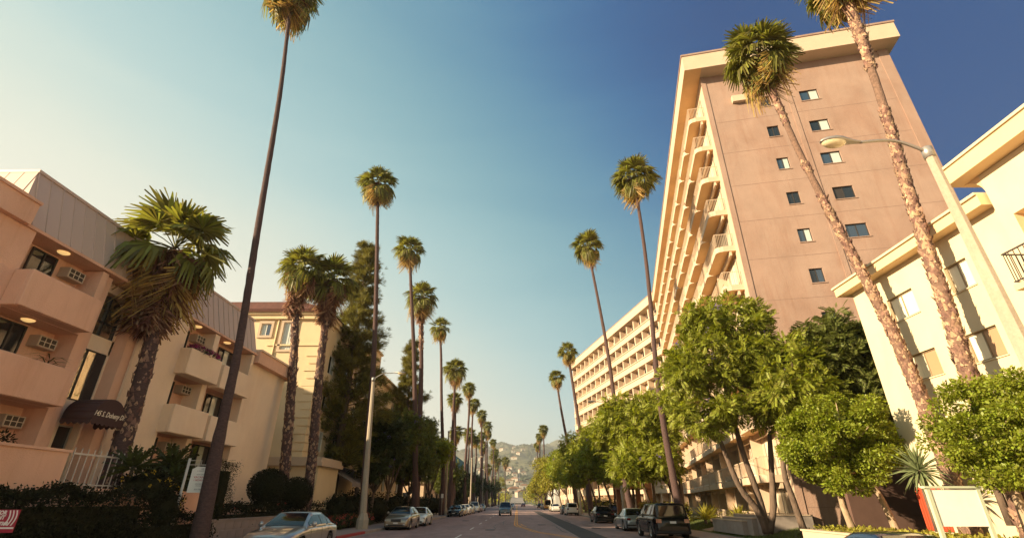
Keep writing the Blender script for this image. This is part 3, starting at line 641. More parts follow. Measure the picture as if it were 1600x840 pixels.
# local frame: +y runs along the balcony front away from the camera, +x goes into the building
D, TL, ZR = 12.75, 47.5, 31.2
FL = 2.79; S0 = 28.02
opL = [(3.56,4.32,S0-.46-FL*k,S0+.46-FL*k) for k in range(9)]
opR = [(6.30,7.50,S0-.46-FL*k,S0+.46-FL*k) for k in range(9)]
g = MB()
wall(g,(0,0,0),(1,0,0),(0,0,1),(0,-1,0),D,ZR,opL+opR,.16)
g.quad((D,0,0),(D,TL,0),(D,TL,ZR),(D,0,ZR)); g.quad((0,TL,0),(0,TL,ZR),(D,TL,ZR),(D,TL,0))
g.build('end_wall', M_TOWER, TW)
rw = random.Random(4)
for i,(u0,u1,v0,v1) in enumerate(opL+opR):
    left = i < len(opL); k = i % len(opL)
    pan = {0:(M_GLASS,M_GLASS),1:(M_GLASS,M_GLASS),2:(M_GLASSB,M_CURT),3:(M_GLASS,M_GLASS),4:(M_GLASSB,M_CURT),5:(M_GLASS,M_GLASSB)}.get(k,(M_GLASS,M_GLASSB)) if left else {0:(M_GLASSB,M_CURT),1:(M_GLASS,M_CURT),2:(M_GLASSB,M_CURT),3:(M_FRAME,M_GLASS),4:(M_GLASSB,M_GLASSB)}.get(k,(M_GLASS,M_CURT))
    add_window(TW, ((u0+u1)/2,.14,v0), 0, u1-u0, v1-v0, pan, M_FRAME)
for u0,u1,v0,v1 in opL+opR:
    g = MB(); g.box(u0-.05,u1+.05,-.045,-.002,v0-.07,v0-.012); g.build('sill', M_TOWER, TW)
# shallow strips, joints between storeys, edge bands
g = MB(); g.box(-.06,.27,-.05,-.002,0,ZR-.01); g.build('edge_band', M_TOWER, TW)
g = MB(); g.box(5.45,5.75,-.045,-.002,0,ZR-.01); g.build('wall_strip', M_TOWER, TW)
g = MB(); g.box(D-.65,D+.02,-.05,-.002,0,ZR-.01); g.build('edge_band', M_TOWER, TW)
M_JOINT = mat('wall_joint', (.235,.15,.115), .95)
for k in range(11):
    g = MB(); z = S0-1.40-FL*k; g.box(.275,5.445,-.006,-.001,z,z+.028); g.box(5.755,D-.655,-.006,-.001,z,z+.028); g.build('wall_joint', M_JOINT, TW)
g = MB(); g.box(1.75,2.75,-.30,-.002,28.2,28.75); g.build('window_ledge', M_TRIM, TW)
# roof slab
g = MB(); g.box(-1.30,D+.45,-1.05,TL+.6,ZR,ZR+1.42); g.build('roof_slab', M_TRIM, TW)
g = MB(); g.box(-1.36,D+.5,-1.11,TL+.6,ZR+1.42,ZR+1.58); g.build('roof_coping', M_TOWER, TW)
# balcony bays of the near wing: shared bowed slab, glazing and fin per bay and floor
NB = 12; bw = (TL-1.2)/NB
PX = 1.22                      # depth of the slabs; each bay has rounded outer corners, which leaves the notches between bays
bs = MB(); rc_ = .34; outer = [(-PX+.45,.01)]+[(-PX+rc_-rc_*math.sin(PI/2*i/4),.05+rc_-rc_*math.cos(PI/2*i/4)) for i in range(5)]+[(-PX+rc_-rc_*math.cos(PI/2*i/4),bw-.05-rc_+rc_*math.sin(PI/2*i/4)) for i in range(5)]+[(-PX+.45,bw-.01)]
outer = [(-PX+.45,.01)]+[(-PX+rc_*(1-math.sin(PI/2*i/4)),.05+rc_*(1-math.cos(PI/2*i/4))) for i in range(5)]+[(-PX+rc_*(1-math.cos(PI/2*i/4)),bw-.05-rc_*(1-math.sin(PI/2*i/4))) for i in range(5)]+[(-PX+.45,bw-.01)]
seg = len(outer)-1
poly = outer+[(0.0,bw-.01),(0.0,.01)]
bs.prism(poly,'z',-.12,.26)
me_bal = bs.mesh('balcony', M_TRIM)
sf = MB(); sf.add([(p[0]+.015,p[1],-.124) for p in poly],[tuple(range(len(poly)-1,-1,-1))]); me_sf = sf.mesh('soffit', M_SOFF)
be = MB(); be.box(-.42,-.28,.06,bw-.06,-.42,-.126); me_be = be.mesh('beam', M_TRIM)
rl_ = MB(); rl_.box(-PX+.04,-PX+.08,.05,bw-.05,1.14,1.19); rl_.box(-PX+.045,-PX+.075,.05,bw-.05,.36,.39)
for i in range(19): y_ = .08+i*(bw-.16)/18; rl_.box(-PX+.05,-PX+.07,y_-.012,y_+.012,.39,1.14)
me_rl = rl_.mesh('railing', M_TRIM)
bx_ = MB(); bx_.box(-1.02,-.62,.10,.62,.262,.9); me_box = bx_.mesh('storage_box', M_WHITE)
ch_ = MB(); ch_.box(-.95,-.45,1.2,1.7,.62,.68); ch_.box(-.95,-.45,1.66,1.72,.68,1.2); ch_.box(-.93,-.88,1.22,1.27,.262,.62); ch_.box(-.52,-.47,1.22,1.27,.262,.62); ch_.box(-.93,-.88,1.64,1.69,.262,.62); ch_.box(-.52,-.47,1.64,1.69,.262,.62); me_ch = ch_.mesh('balcony_chair', M_METAL)
fm = MB(); fm.box(-.62,-.003,-.06,.06,.262,FL-.125); me_fin = fm.mesh('fin', M_TRIM)
dm = MB(); dm.box(.012,.05,bw*.12,bw*.80,.22,2.3); me_door = dm.mesh('glazing', M_GLASS)
dc = MB(); dc.box(-.02,.008,bw*.32,bw*.78,.25,2.25); me_cur = dc.mesh('curtain', M_CURTW)
df = MB(); df.box(-.045,-.022,bw*.12,bw*.80,2.301,2.35)
for t in (.12,.46,.80): df.box(-.045,-.022,bw*t-.03,bw*t+.03,.22,2.3)
me_df = df.mesh('glazing_bar', M_ALU)
g = MB(); g.box(.0,.5,.28,TL,0,ZR); g.build('front_wall', M_TRIM, TW)
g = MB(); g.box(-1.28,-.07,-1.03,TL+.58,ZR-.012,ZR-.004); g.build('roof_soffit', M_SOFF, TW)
NF = 11
for k in range(NF):
    z = S0-FL*k-.10-FL*.37+.0
    z = 27.95-FL*k
    for i in range(NB):
        y = .9+i*bw
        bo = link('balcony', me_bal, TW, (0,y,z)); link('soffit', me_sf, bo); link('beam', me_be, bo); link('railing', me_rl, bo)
        dd = link('glazing', me_door, TW, (0,y,z)); link('glazing_bar', me_df, dd)
        if rw.random() < .8: link('curtain', me_cur, dd)
    for i in range(1,NB+1): link('party_fin', me_fin, TW, (0,.9+i*bw,z))
    for i in range(1,NB):
        q = rw.random()
        if q < .45: link('storage_box', me_box, TW, (0,.9+i*bw,z), None, (1,1,rw.uniform(.7,1.4)))
        elif q < .7: link('balcony_chair', me_ch, TW, (0,.9+i*bw,z))
    # white railing at the open near end of each row
    r = MB()
    for s in range(11): r.box(-1.12+s*.105,-1.10+s*.105,.93,.945,z+.26,z+1.15)
    r.box(-1.14,-.01,.925,.95,z+1.15,z+1.19); r.build('end_railing', M_TRIM, TW)
g = MB(); g.box(-.80,-.05,.3,.86,0,ZR-.003); 
# ground storey: columns, garage-like curtains, planter walls
for i in range(NB+1):
    g = MB(); y = .9+i*bw; g.box(-1.05,-.65,y-.2,y+.2,.3,ZR-FL*NF-.0+.0 if False else 27.95-FL*(NF-1)-.003); g.build('column', M_TRIM, TW)
# far wing
HX, HY = 14.3+math.sin(TA)*TL-math.cos(TA)*0, 27.4+math.cos(TA)*TL
WB = R(-11.0)
FW = thing('apartment_wing', 'far wing of the pink tower block with a grid of recessed windows', 'building', (HX-.9,HY-.4,0), -WB)
FLn = 46.0; nb = 15; fw = FLn/nb
g = MB(); g.box(.75,12.5,0,FLn,0,ZR); g.build('wall', M_TRIM, FW)
g = MB(); g.box(-.75,12.9,-.3,FLn+.9,ZR,ZR+1.42); g.build('roof_slab', M_TRIM, FW)
g = MB(); g.box(-.8,13,-.3,FLn+.95,ZR+1.42,ZR+1.56); g.build('roof_coping', M_TOWER, FW)
pm2 = MB(); pm2.box(-.22,.7,-.17,.17,1.06,FL-.02); me_pier = pm2.mesh('pier', M_TRIM)
ac2 = MB(); ac2.box(-.35,0,-.3,.3,0,.4); 
nwin = 0
for k in range(11):
    z = 28.2-FL*k
    g = MB(); g.box(-.35,.74,0,FLn,z-.12,z+1.04); g.build('parapet_band', M_TRIM, FW)
    g = MB(); g.box(-.48,-.352,0,FLn,z+.84,z+1.0); g.build('band_ledge', M_TRIM, FW)
    for i in range(nb+1): link('pier', me_pier, FW, (0,i*fw,z))
    for i in range(nb):
        if z < 4: continue
        q = rw.random(); pn = (M_GLASS,M_CURTW) if q < .4 else (M_CURTW,M_CURTW) if q < .6 else (M_GLASS,M_GLASSB) if q < .8 else (M_GLASS,M_GLASS)
        add_window(FW, (.735,(i+.5)*fw,z+1.08), -PI/2, fw-.9, 1.35, pn, M_ALU)
# ground-level pieces seen through the trees, in world coordinates
PL = thing('planter_wall', 'stepped pale planter wall beside the forked tree trunk', 'wall', (12.9,27,0.5))
for (x0,x1,y0,y1,z1) in ((12.2,14.6,27.0,27.2,1.15),(12.0,12.2,27.0,30.2,1.15),(11.75,12.0,27.4,31.2,1.0),(11.5,11.75,28.0,32.2,.86)):
    g = MB(); g.box(x0,x1-.003,y0,y1,.25,z1); g.build('wall_step', M_CONC, PL, off=(12.9,27,.5))
    g = MB(); g.box(x0-.03,x1+.02,y0-.03,y1+.03,z1,z1+.05); g.build('coping', M_TRIM, PL, off=(12.9,27,.5))
pc_ = thing('entrance_canopy', 'square terracotta entrance canopy on two piers among the trees', 'canopy', (13,58,0))
oc = (13,58,0)
g = MB(); g.box(10.9,13.6,53.5,59.5,3.0,4.2); g.build('roof', mat('terracotta_stucco',(.42,.185,.085),.9,var=.08), pc_, off=oc)
for (x,y) in ((11.15,53.9),(13.35,53.9),(11.15,59.0),(13.35,59.0)):
    g = MB(); g.box(x-.22,x+.22,y-.25,y+.25,.1,3.0); g.build('pier', MATS['terracotta_stucco'], pc_, off=oc)
g = MB(); g.box(17.5,24,61,66,.5,6); 
# brown garden wall between tower and cream block
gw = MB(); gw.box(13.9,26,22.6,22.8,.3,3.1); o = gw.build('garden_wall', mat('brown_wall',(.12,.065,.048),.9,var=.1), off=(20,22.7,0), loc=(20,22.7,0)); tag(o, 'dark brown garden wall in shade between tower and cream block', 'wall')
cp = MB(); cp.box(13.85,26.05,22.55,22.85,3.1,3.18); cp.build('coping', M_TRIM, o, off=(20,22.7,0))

# ================================================================ CREAM BUILDING on the right
CB = thing('cream_building', 'cream yellow three-storey block with gold eaves and sliding windows', 'building', (16,15,0)); oY = (16,15,0)
b = lambda m, name, mt, **k: m.build(name, mt, CB, off=oY, **k)
XA = 14.0; YA0, YA1 = 11.95, 18.75; ZA = 9.55
wins = [(15.88,17.14,7.72,8.60),(13.58,14.42,7.74,8.63),(15.87,17.08,5.56,6.43),(13.58,14.7,5.56,6.43),(15.88,17.1,3.3,4.2),(13.58,14.6,3.3,4.2)]
ops = [(YA1-y1,YA1-y0,z0,z1) for y0,y1,z0,z1 in wins]
g = MB(); wall(g,(XA,YA1,0),(0,-1,0),(0,0,1),(-1,0,0),YA1-YA0,ZA,ops,.15)
g.quad((XA,YA1,0),(XA,YA1,ZA),(30,YA1,ZA),(30,YA1,0)); b(g,'wall',M_YEL)
pans = [(M_CURTW,M_CURTW),(M_CURTW,M_CURTW),(M_CURTW,mat('tan_blind_glass',(.42,.26,.15),.4,coat=.6)),(M_CURTW,MATS['tan_blind_glass']),(M_GLASS,M_CURTW),(M_GLASS,M_CURTW)]
for (y0,y1,z0,z1),p in zip(wins,pans):
    add_window(CB, (XA+.135-oY[0],(y0+y1)/2-oY[1],z0), -PI/2, y1-y0, z1-z0, p, mat('cream_frame',(.26,.19,.11),.5))
    g = MB(); g.box(XA-.035,XA-.002,y0-.04,y1+.04,z0-.045,z0-.01); b(g,'sill',M_YEL)
g = MB(); g.box(XA-.45,30,YA0+.05,YA1+.35,ZA,ZA+.34); b(g,'eave',M_YTRIM)
g = MB(); g.box(XA-.52,30,YA0+.05,YA1+.42,ZA+.34,ZA+.42); b(g,'roof_edge',M_YEL)
# nearer, taller bay with curved cove under its roof and a recessed balcony
XBk = 13.8; YB0, YB1, ZB = -4.0, 11.94, 10.5
rec = [(YB1-11.55,YB1-8.6,6.9,8.95),(YB1-11.55,YB1-8.6,4.1,6.1),(YB1-5.5,YB1-3.5,7.2,8.7),(YB1-5.5,YB1-3.5,4.4,5.9)]
g = MB(); wall(g,(XBk,YB1,0),(0,-1,0),(0,0,1),(-1,0,0),YB1-YB0,ZB,rec,.9,0,1)
g.quad((XBk,YB1,0),(XBk,YB1,ZB),(30,YB1,ZB),(30,YB1,0)); o = b(g,'bay_wall',[M_YEL,M_YTRIM])
for a,c_,z0,z1 in rec: add_window(CB, (XBk+.88-oY[0],YB1-(a+c_)/2-oY[1],z0), -PI/2, c_-a, z1-z0, (M_CURTW,M_GLASS,M_GLASS), MATS['cream_frame'])
g = MB(); n = 8
cove = [(YB1+.55,ZB+.02)]+[(YB1+.003+.55*(1-math.sin(PI/2*i/n)),ZB+.02-.62*(1-math.cos(PI/2*i/n))) for i in range(1,n+1)]+[(YB1+.003,ZB+.02)]
g.prism(cove,'x',XBk+.01,XBk+9,0); b(g,'cove',M_YTRIM)
g = MB(); g.box(XBk-.5,30,YB0,YB1+.6,ZB+.02,ZB+.52); b(g,'eave',M_YTRIM)
g = MB(); g.box(XBk-.56,30,YB0,YB1+.66,ZB+.52,ZB+.60); b(g,'roof_edge',M_YEL)
g = MB(); g.box(XBk+.2,XBk+1.2,5.0,10.9,ZB+.6,ZB+.95); b(g,'roof_box',M_YTRIM)
bl = MB(); bl.box(XBk-.75,XBk-.002,8.4,11.75,6.72,6.88); b(bl,'balcony_slab',M_YTRIM)
ry0, ry1, rz0 = 8.42, 11.72, 6.88
g = MB(); g.box(XBk-.72,XBk-.69,ry0,ry1,rz0+.85,rz0+.89); g.box(XBk-.72,XBk-.69,ry0,ry1,rz0+.06,rz0+.09); g.box(XBk-.689,XBk-.003,ry1-.03,ry1,rz0+.85,rz0+.89); g.box(XBk-.689,XBk-.003,ry1-.03,ry1,rz0+.06,rz0+.09); rail = b(g,'balcony_rail',M_BLKIRON)
g = MB(); g.box(-.008,.008,-.008,.008,0,.80); me_ = g.mesh('bar', M_BLKIRON)
for k in range(24): link('bar', me_, rail, (XBk-.705-oY[0],ry0+.02+k*.141-oY[1],rz0+.07))
for k in range(5): link('bar', me_, rail, (XBk-.6+k*.13-oY[0],ry1-.015-oY[1],rz0+.07))
rc = MB(); 
for k in range(9): rc.box(13.9,13.95,17.75+k*.11,17.83+k*.11,.95,2.15)
b(rc,'red_slat_gate',mat('red_paint',(.50,.07,.03),.5))
g = MB(); g.box(13.93,13.99,17.70,18.72,.9,2.2); b(g,'gate_backing',MATS['red_paint'])
# street planter in front of it
SP = thing('street_planter', 'long low tan planter with groundcover and round-headed trees', 'planter', (12.4,15,0))
g = MB(); g.box(11.3,11.5,2,21.9,.1,.74); g.box(11.502,13.9,21.7,21.9,.1,.74); g.build('wall', M_TRIM, SP, off=(12.4,15,0))
g = MB(); g.box(11.26,11.54,1.9,21.95,.74,.80); g.box(11.542,13.9,21.66,21.95,.74,.80); g.build('coping', M_TRIM, SP, off=(12.4,15,0))
g = MB(); g.box(11.5,13.95,2,21.7,.1,.72); g.build('soil', M_SOIL, SP, off=(12.4,15,0))

# ================================================================ PALMS
def frond_template(nl=22, droop=.25, spread=118, fold=.02, pet=.42, seed=0, narrow=1., ragged=.12, pw=.010, tip=.5, blade=.60):
    r = np.random.default_rng(seed); v = []; f = []
    def arc(x, y, lift=0): rr = math.hypot(x, y); return (x, y, -droop*(rr**2)+lift)
    for a, c in ((0,pet*.5),(pet*.5,pet)):
        b = len(v)
        for x in (a, c):
            z = -droop*x*x; v += [(x,-pw,z),(x,pw,z),(x,0,z+pw*1.4)]
        f += [(b,b+3,b+4,b+1),(b+1,b+4,b+5,b+2),(b+2,b+5,b+3,b)]
    for i in range(nl):
        t = (i+.5)/nl*2-1; ang = R(spread)*t; da = R(spread)/nl*1.18*narrow
        L = blade*(.72+.28*math.cos(ang*.75))*(1+r.uniform(-ragged,ragged*.6)); m = L*.58
        s = fold if i % 2 else -fold
        def P(rad, an, z): return arc(pet+rad*math.cos(an), rad*math.sin(an)*(.95), z)
        td = tip*r.uniform(.5,1.5); b = len(v)
        v += [P(.015,ang-da,0),P(.015,ang+da,0),P(m,ang+da*.95,s),P(m,ang-da*.95,-s)]
        # the outer half bends down and narrows to a frayed tip
        L2 = m+(L-m)*(1-.35*td); w2 = da*.22
        v += [P(L2,ang+w2+r.uniform(-.02,.02),-(L-m)*td),P(L2,ang-w2+r.uniform(-.02,.02),-(L-m)*td)]
        f += [(b,b+1,b+2,b+3),(b+3,b+2,b+4,b+5)]
    return np.array(v), np.array(f)
LIVE_T = [frond_template(24,.10,122,.022,seed=1,tip=.35,pet=.48,blade=.54), frond_template(24,.32,120,.025,seed=2,tip=.9,pet=.52,blade=.50), frond_template(22,.62,110,.03,seed=3,tip=1.2,pet=.50,blade=.50)]
OLD_T = frond_template(28,1.0,85,.035,seed=4,narrow=.75,ragged=.25,tip=1.1)
DEAD_T = [frond_template(26,.35,52,.05,pet=.28,seed=5,narrow=.75,ragged=.35,tip=.5,pw=.006), frond_template(24,.25,38,.06,pet=.26,seed=6,narrow=.7,ragged=.4,tip=.4,pw=.006)]
LIVE_M = [mesh_np('frond', *t, [M_FRONDN]) for t in LIVE_T]
OLD_M = mesh_np('frond_old', *OLD_T, [M_FROND2]); OLD_B = mesh_np('frond_brown', *OLD_T, [M_SKIRT])
def eul(az, el, roll):
    """rotation matrix like euler XYZ (roll, -el, az)"""
    return np.array((Matrix.Rotation(az,3,'Z') @ Matrix.Rotation(-el,3,'Y') @ Matrix.Rotation(roll,3,'X')))
def frond_set(rng, n, top=82, low=-38):
    out = []
    for i in range(n):
        q = i/n; el = R(top+(low-top)*q**.85+rng.uniform(-9,9)); az = i*2.39996+rng.uniform(-.25,.25)
        k = 0 if q < .35 else 1 if q < .72 else 2
        out.append((az, el, rng.uniform(-.5,.5), k, rng.uniform(.82,1.08)*(1 if q > .2 else .86), q))
    return out
def skirt_mesh(rng, n, length, thick=1.0, R0=.07):
    vs, fs, b = [], [], 0
    for i in range(n):
        q = rng.uniform(0,1); az = rng.uniform(0,2*PI); el = R(-40-42*min(1,q*1.6)+rng.uniform(-8,8))
        t = DEAD_T[i%2]; v = t[0]*rng.uniform(.62,.95)*thick; v = v @ eul(az,el,rng.uniform(-1.2,1.2)).T
        o = np.array([math.cos(az)*R0,math.sin(az)*R0,-q*length+.05]); v = v+o
        vs.append(v); fs.append(t[1]+b); b += len(v)
    return mesh_np('dead_leaf_skirt', np.concatenate(vs), np.concatenate(fs), [M_SKIRT])
def crown_variant(seed, n=44):
    rng = np.random.default_rng(seed); A, B, b = [], [], 0; C2, D2, c = [], [], 0
    for az, el, roll, k, s, q in frond_set(rng, n):
        t = LIVE_T[k]; v = t[0]*s @ eul(az,el,roll).T
        A.append(v); B.append(t[1]+b); b += len(v)
    for i in range(12):
        az = rng.uniform(0,2*PI); t = OLD_T; v = t[0]*rng.uniform(.8,.98) @ eul(az,R(rng.uniform(-58,-30)),rng.uniform(-.6,.6)).T+np.array([0,0,-.08])
        C2.append(v); D2.append(t[1]+c); c += len(v)
    return mesh_np('crown', np.concatenate(A), np.concatenate(B), [M_FRONDN]), mesh_np('dry_fronds', np.concatenate(C2), np.concatenate(D2), [M_FROND2])
CROWNS = [crown_variant(s) for s in (21,22,23,24)]
SKIRTS = [skirt_mesh(np.random.default_rng(s), 46, .55, .95) for s in (31,32,33)]

def smooth_path(pts, step=.4):
    P = [Vector(p) for p in pts]; out = []
    for i in range(len(P)-1):
        p0, p1, p2, p3 = P[max(i-1,0)], P[i], P[i+1], P[min(i+2,len(P)-1)]
        n = max(1,int((p2-p1).length/step))
        for k in range(n):
            t = k/n; out.append(.5*((2*p1)+(-p0+p2)*t+(2*p0-5*p1+4*p2-p3)*t*t+(-p0+3*p1-3*p2+p3)*t**3))
    out.append(P[-1]); return out
boot_v = [(0,-.5,0),(0,.5,0),(.55,.32,.15),(.55,-.32,.15),(1.0,.05,.42),(1.0,-.05,.42),(.1,0,-.35)]
boot_f = [(0,1,2,3),(3,2,4,5),(0,3,6,6),(1,6,2,2)]
boot_f = [(0,1,2,3),(3,2,4,5),(6,3,5,0),(6,1,4,2)]
def palm(label, pts, rad, cr, near=False, boots=None, skirt=None, var=0, group=None, dry=14, trunk_mat=None, step=.4, nfr=46, low=-38, bootsize=.2, dens=1.0, top=82, bm=None):
    """pts from the ground up (world), rad matching radii; cr crown radius"""
    rng = np.random.default_rng(abs(hash((round(pts[0][0],2),round(pts[0][1],2),var)))%(2**31) if False else int(abs(pts[0][0]*131+pts[0][1]*977+var*17)*10)%(2**31))
    base = Vector(pts[0]); t = thing('fan_palm', label, 'palm tree', base, 0, group)
    sp = smooth_path([Vector(p)-base for p in pts], step)
    L = [0]
    for a, c in zip(sp[:-1], sp[1:]): L.append(L[-1]+(c-a).length)
    key = [0]
    for a, c in zip(pts[:-1], pts[1:]): key.append(key[-1]+(Vector(c)-Vector(a)).length)
    rr = [float(np.interp(l, [k*L[-1]/key[-1] for k in key], rad))*(1+(.035 if i % 2 else -.02)+rng.uniform(-.015,.015)) for i, l in enumerate(L)]
    g = MB(); g.tube(sp, rr, n=12 if near else 7, jit=.03, rng=rng); g.build('trunk', trunk_mat or M_BARK, t)
    top_p = sp[-1]+Vector((0,0,.16*cr)); td = (sp[-1]-sp[-4]).normalized() if len(sp) > 4 else Vector((0,0,1))
    if boots:
        T, A, S = [], [], []
        for l0, l1 in boots:
            n = int((l1-l0)*L[-1]/bootsize*9.5*dens)
            for k in range(n):
                if rng.random() < .22: continue
                l = (l0+(l1-l0)*(k+rng.uniform(0,1))/n)*L[-1]; i = min(int(np.searchsorted(L,l)),len(sp)-1)
                p = sp[i-1].lerp(sp[i], (l-L[i-1])/(L[i]-L[i-1]+1e-6)) if i else sp[0]
                az = k*2.39996+rng.uniform(-.3,.3); o = Vector((math.cos(az),math.sin(az),0)); r_ = rr[i]
                T.append(p+o*r_*.92); A.append(o*rng.uniform(.35,1.0)+Vector((0,0,rng.uniform(.45,1.1)))); S.append(bootsize*rng.uniform(.35,1.4))
        T = np.array(T); A = np.array(A); nn = np.tile([0,0,1.],(len(T),1))+rng.normal(0,.15,(len(T),3))
        v,f = stamp(boot_v, boot_f, frames(A,nn), T, S)
        link('leaf_bases', mesh_np('leaf_bases', v, f, [bm or M_BOOT]), t, kind='stuff')
    rot = td.to_track_quat('Z','Y').to_euler()
    if near:
        for az, el, roll, k, s, q in frond_set(rng, nfr, low=low, top=top):
            link('frond', LIVE_M[k], t, top_p+Vector((0,0,-.12*q*cr)), (roll,-el,az), s*cr)
        for i in range(dry):
            link('dry_frond', OLD_M if (bootsize not in (.171, .16)) or rng.random() < .25 else OLD_B, t, top_p+Vector((0,0,-.10*cr)), (rng.uniform(-.6,.6),-R(rng.uniform(-62,-28)),rng.uniform(0,2*PI)), cr*rng.uniform(.8,1))
        if skirt:
            sl, n, th = skirt
            link('dead_leaf_skirt', skirt_mesh(rng, n, sl, th), t, top_p+Vector((0,0,-.05)), (0,0,0), None, 'stuff')
    else:
        c1, c2 = CROWNS[var%4]; rz = (0,0,rng.uniform(0,6.28))
        link('crown', c1, t, top_p, rz, cr); link('dry_fronds', c2, t, top_p, rz, cr)
        if skirt is not False: link('dead_leaf_skirt', SKIRTS[var%3], t, top_p, rz, (cr*.9,cr*.9,cr*(skirt or 1.)))
    return t
GL, GR = 'fan palms along the left pavement', 'fan palms along the right pavement'
# near left giant: crown leaves the picture at the top
palm('giant smooth dark palm leaning over the hedge, crown cut by the picture top', [(x*1.06,y*1.06,1.75+(z-1.75)*1.06) for x,y,z in [(-9.9,17.1,-.2),(-10.0,17.2,1.6),(-10.16,17.3,3.3),(-10.27,17.4,4.8),(-10.5,17.6,7.4),(-11.2,18,12.64),(-12.04,18.3,20.41),(-12.8,18.5,25.9),(-13.15,18.5,28.6)]], [.31,.26,.215,.175,.15,.14,.115,.095,.09], 2.1, near=True, skirt=(1.0,44,1.5), group=GL, nfr=50, low=-50, dry=12)
palm('stout shaggy palm with huge skirted crown in front of the tan balconies', [(-13.95,18,.2),(-14.0,18,2.3),(-14.0,18,3.9),(-14.06,18,5.95),(-14.2,18,7.7),(-14.5,18,11.2)], [.36,.33,.29,.26,.23,.22], 2.5, near=True, boots=[(.0,.78)], skirt=(2.4,280,2.3), nfr=30, low=-14, dry=20, top=86, bootsize=.17, group=GL, dens=.9)
palm('left one of the twin shaggy palms before the quoined building', [(-13.6,31,.2),(-13.9,31,4),(-14.6,31,10),(-15.1,31,13.5),(-15.3,31,16.6)], [.33,.29,.25,.22,.2], 1.95, near=True, boots=[(0,.85)], skirt=(2.6,130,1.75), nfr=38, dry=20, bootsize=.16, group='twin shaggy palms', low=-22)
palm('right one of the twin shaggy palms, overlapping the conifer', [(-12.75,32.5,.2),(-12.9,32.5,4),(-13.4,32.5,10),(-13.6,32.6,13.5),(-13.7,32.7,16.5)], [.33,.29,.25,.22,.2], 2.0, near=True, boots=[(0,.82)], skirt=(2.6,130,1.75), nfr=38, dry=22, bootsize=.16, group='twin shaggy palms', low=-22)
palm('slender tall palm rising directly behind the left lamp post', [(-11.1,39,.1),(-11.2,39,2),(-11.46,39,6.4),(-11.77,39,12.4),(-12.33,39,18.7),(-13.18,39,26.7),(-13.5,39,29.7)], [.34,.3,.25,.2,.18,.155,.15], 2.1, near=True, skirt=(1.6,60,1.4), group=GL, nfr=44, dry=14, low=-45)
palm('tall thin palm with small crown standing behind the beige sedan', [(-10.85,57,.1),(-11.1,57,5),(-12.3,57,17),(-13.6,57,27),(-14.2,57,32.0)], [.42,.3,.24,.2,.17], 2.25, near=True, skirt=(1.0,44,1.4), group=GL, nfr=40, low=-45)
palm('thicker shaggy palm just right of the tall thin one, with hanging skirt', [(-11.2,59.5,.1),(-11.3,59.5,5),(-11.9,60,16),(-12.4,60,22),(-12.6,60,26.3)], [.42,.32,.27,.24,.22], 2.5, near=True, boots=[(.72,.93)], skirt=(2.8,70,1.9), group=GL, nfr=44, dry=18, bootsize=.28, low=-40)
palm('thin palm with round crown by the second left lamp post', [(-10.5,75,.1),(-10.6,75,6),(-11.4,75,15),(-12.0,75,23),(-12.5,75,27.2)], [.42,.28,.22,.19,.17], 1.95, near=True, skirt=(1.0,34,1.3), group=GL, nfr=36, low=-45)
left_far = [(-10.3,-10.4,81.7,21.8,2.0),(-11.0,-11.2,89,18.2,1.8),(-10.5,-10.5,107.7,24.2,1.85),(-10.9,-11.0,126,24.0,1.8),(-12.5,-12.5,103.5,14.4,1.7),(-12.4,-12.5,133,17.5,1.8),(-11,-11,136,16.5,1.7),(-10.5,-10.5,149.3,25,1.9),(-10.4,-10.5,177.7,25.7,2.0),(-10.9,-10.9,193,24.9,1.9),(-12,-12,179,19.2,1.9),(-10.4,-10.4,222.9,25,2.0),(-10.6,-10.6,251,23.4,2.0),(-8.0,-8.0,360,27,3.2),(-10.9,-10.9,275,18.4,2.0),(-11,-11,196,13,1.9),(-11.2,-11.2,161,20.5,1.8),(-10.7,-10.7,236,20,2.0),(-11.5,-11.5,290,22,2.0),(-10.8,-10.8,310,24,2.0)]
ORD = ['first','second','third','fourth','fifth','sixth','seventh','eighth','ninth','tenth','eleventh','twelfth','thirteenth','fourteenth','fifteenth','sixteenth','seventeenth','eighteenth','nineteenth','twentieth']
order = sorted(range(len(left_far)), key=lambda i: left_far[i][2])
for n_, i in enumerate(order):
    xb, xt, y, z, r_ = left_far[i]
    r_ *= (1.12,.88,1.0,.94,1.06)[n_%5]
    palm(f'slim palm, {ORD[n_]} in depth of the far left row beyond the second lamp post', [(xb,y,.1),(xb+.25*math.sin(i*2.1),y,z*.35),(xt+.3*math.sin(i*1.3),y,z*.75),(xt,y,z)], [.42,.28,.22,.2], r_*1.05, var=i, group=GL, step=1.2, skirt=1.0+.5*(i%3==1))
palm('tall curved palm rising behind the black off-roader, crown before the sky', [(9.75,32,.1),(9.55,32,2),(9.3,32,6.3),(9.3,32,9.6),(9.49,32,14.1),(9.6,32,18.7),(9.55,32,23.3),(9.53,32,25.1)], [.30,.23,.185,.165,.145,.13,.12,.115], 1.95, near=True, skirt=(1.2,44,1.3), group=GR, nfr=46, dry=10, low=-48)
palm('tall curved palm just behind the silver coupe', [(9.7,45,.1),(9.3,45,2.5),(8.95,45,6),(8.87,45,11),(8.64,45,15.2),(8.2,45,19.8),(7.7,45,24.5),(7.55,45,25.9)], [.36,.27,.21,.18,.16,.14,.125,.12], 1.9, near=True, skirt=(1.0,40,1.3), group=GR, nfr=44, dry=8, low=-48)
palm('slim palm before the far wing, third along the right pavement', [(10.0,73,.1),(9.6,73,6),(8.6,73,16),(7.9,73,22.6)], [.4,.28,.21,.17], 1.75, near=True, skirt=(.9,30,1.2), group=GR, nfr=36, low=-45)
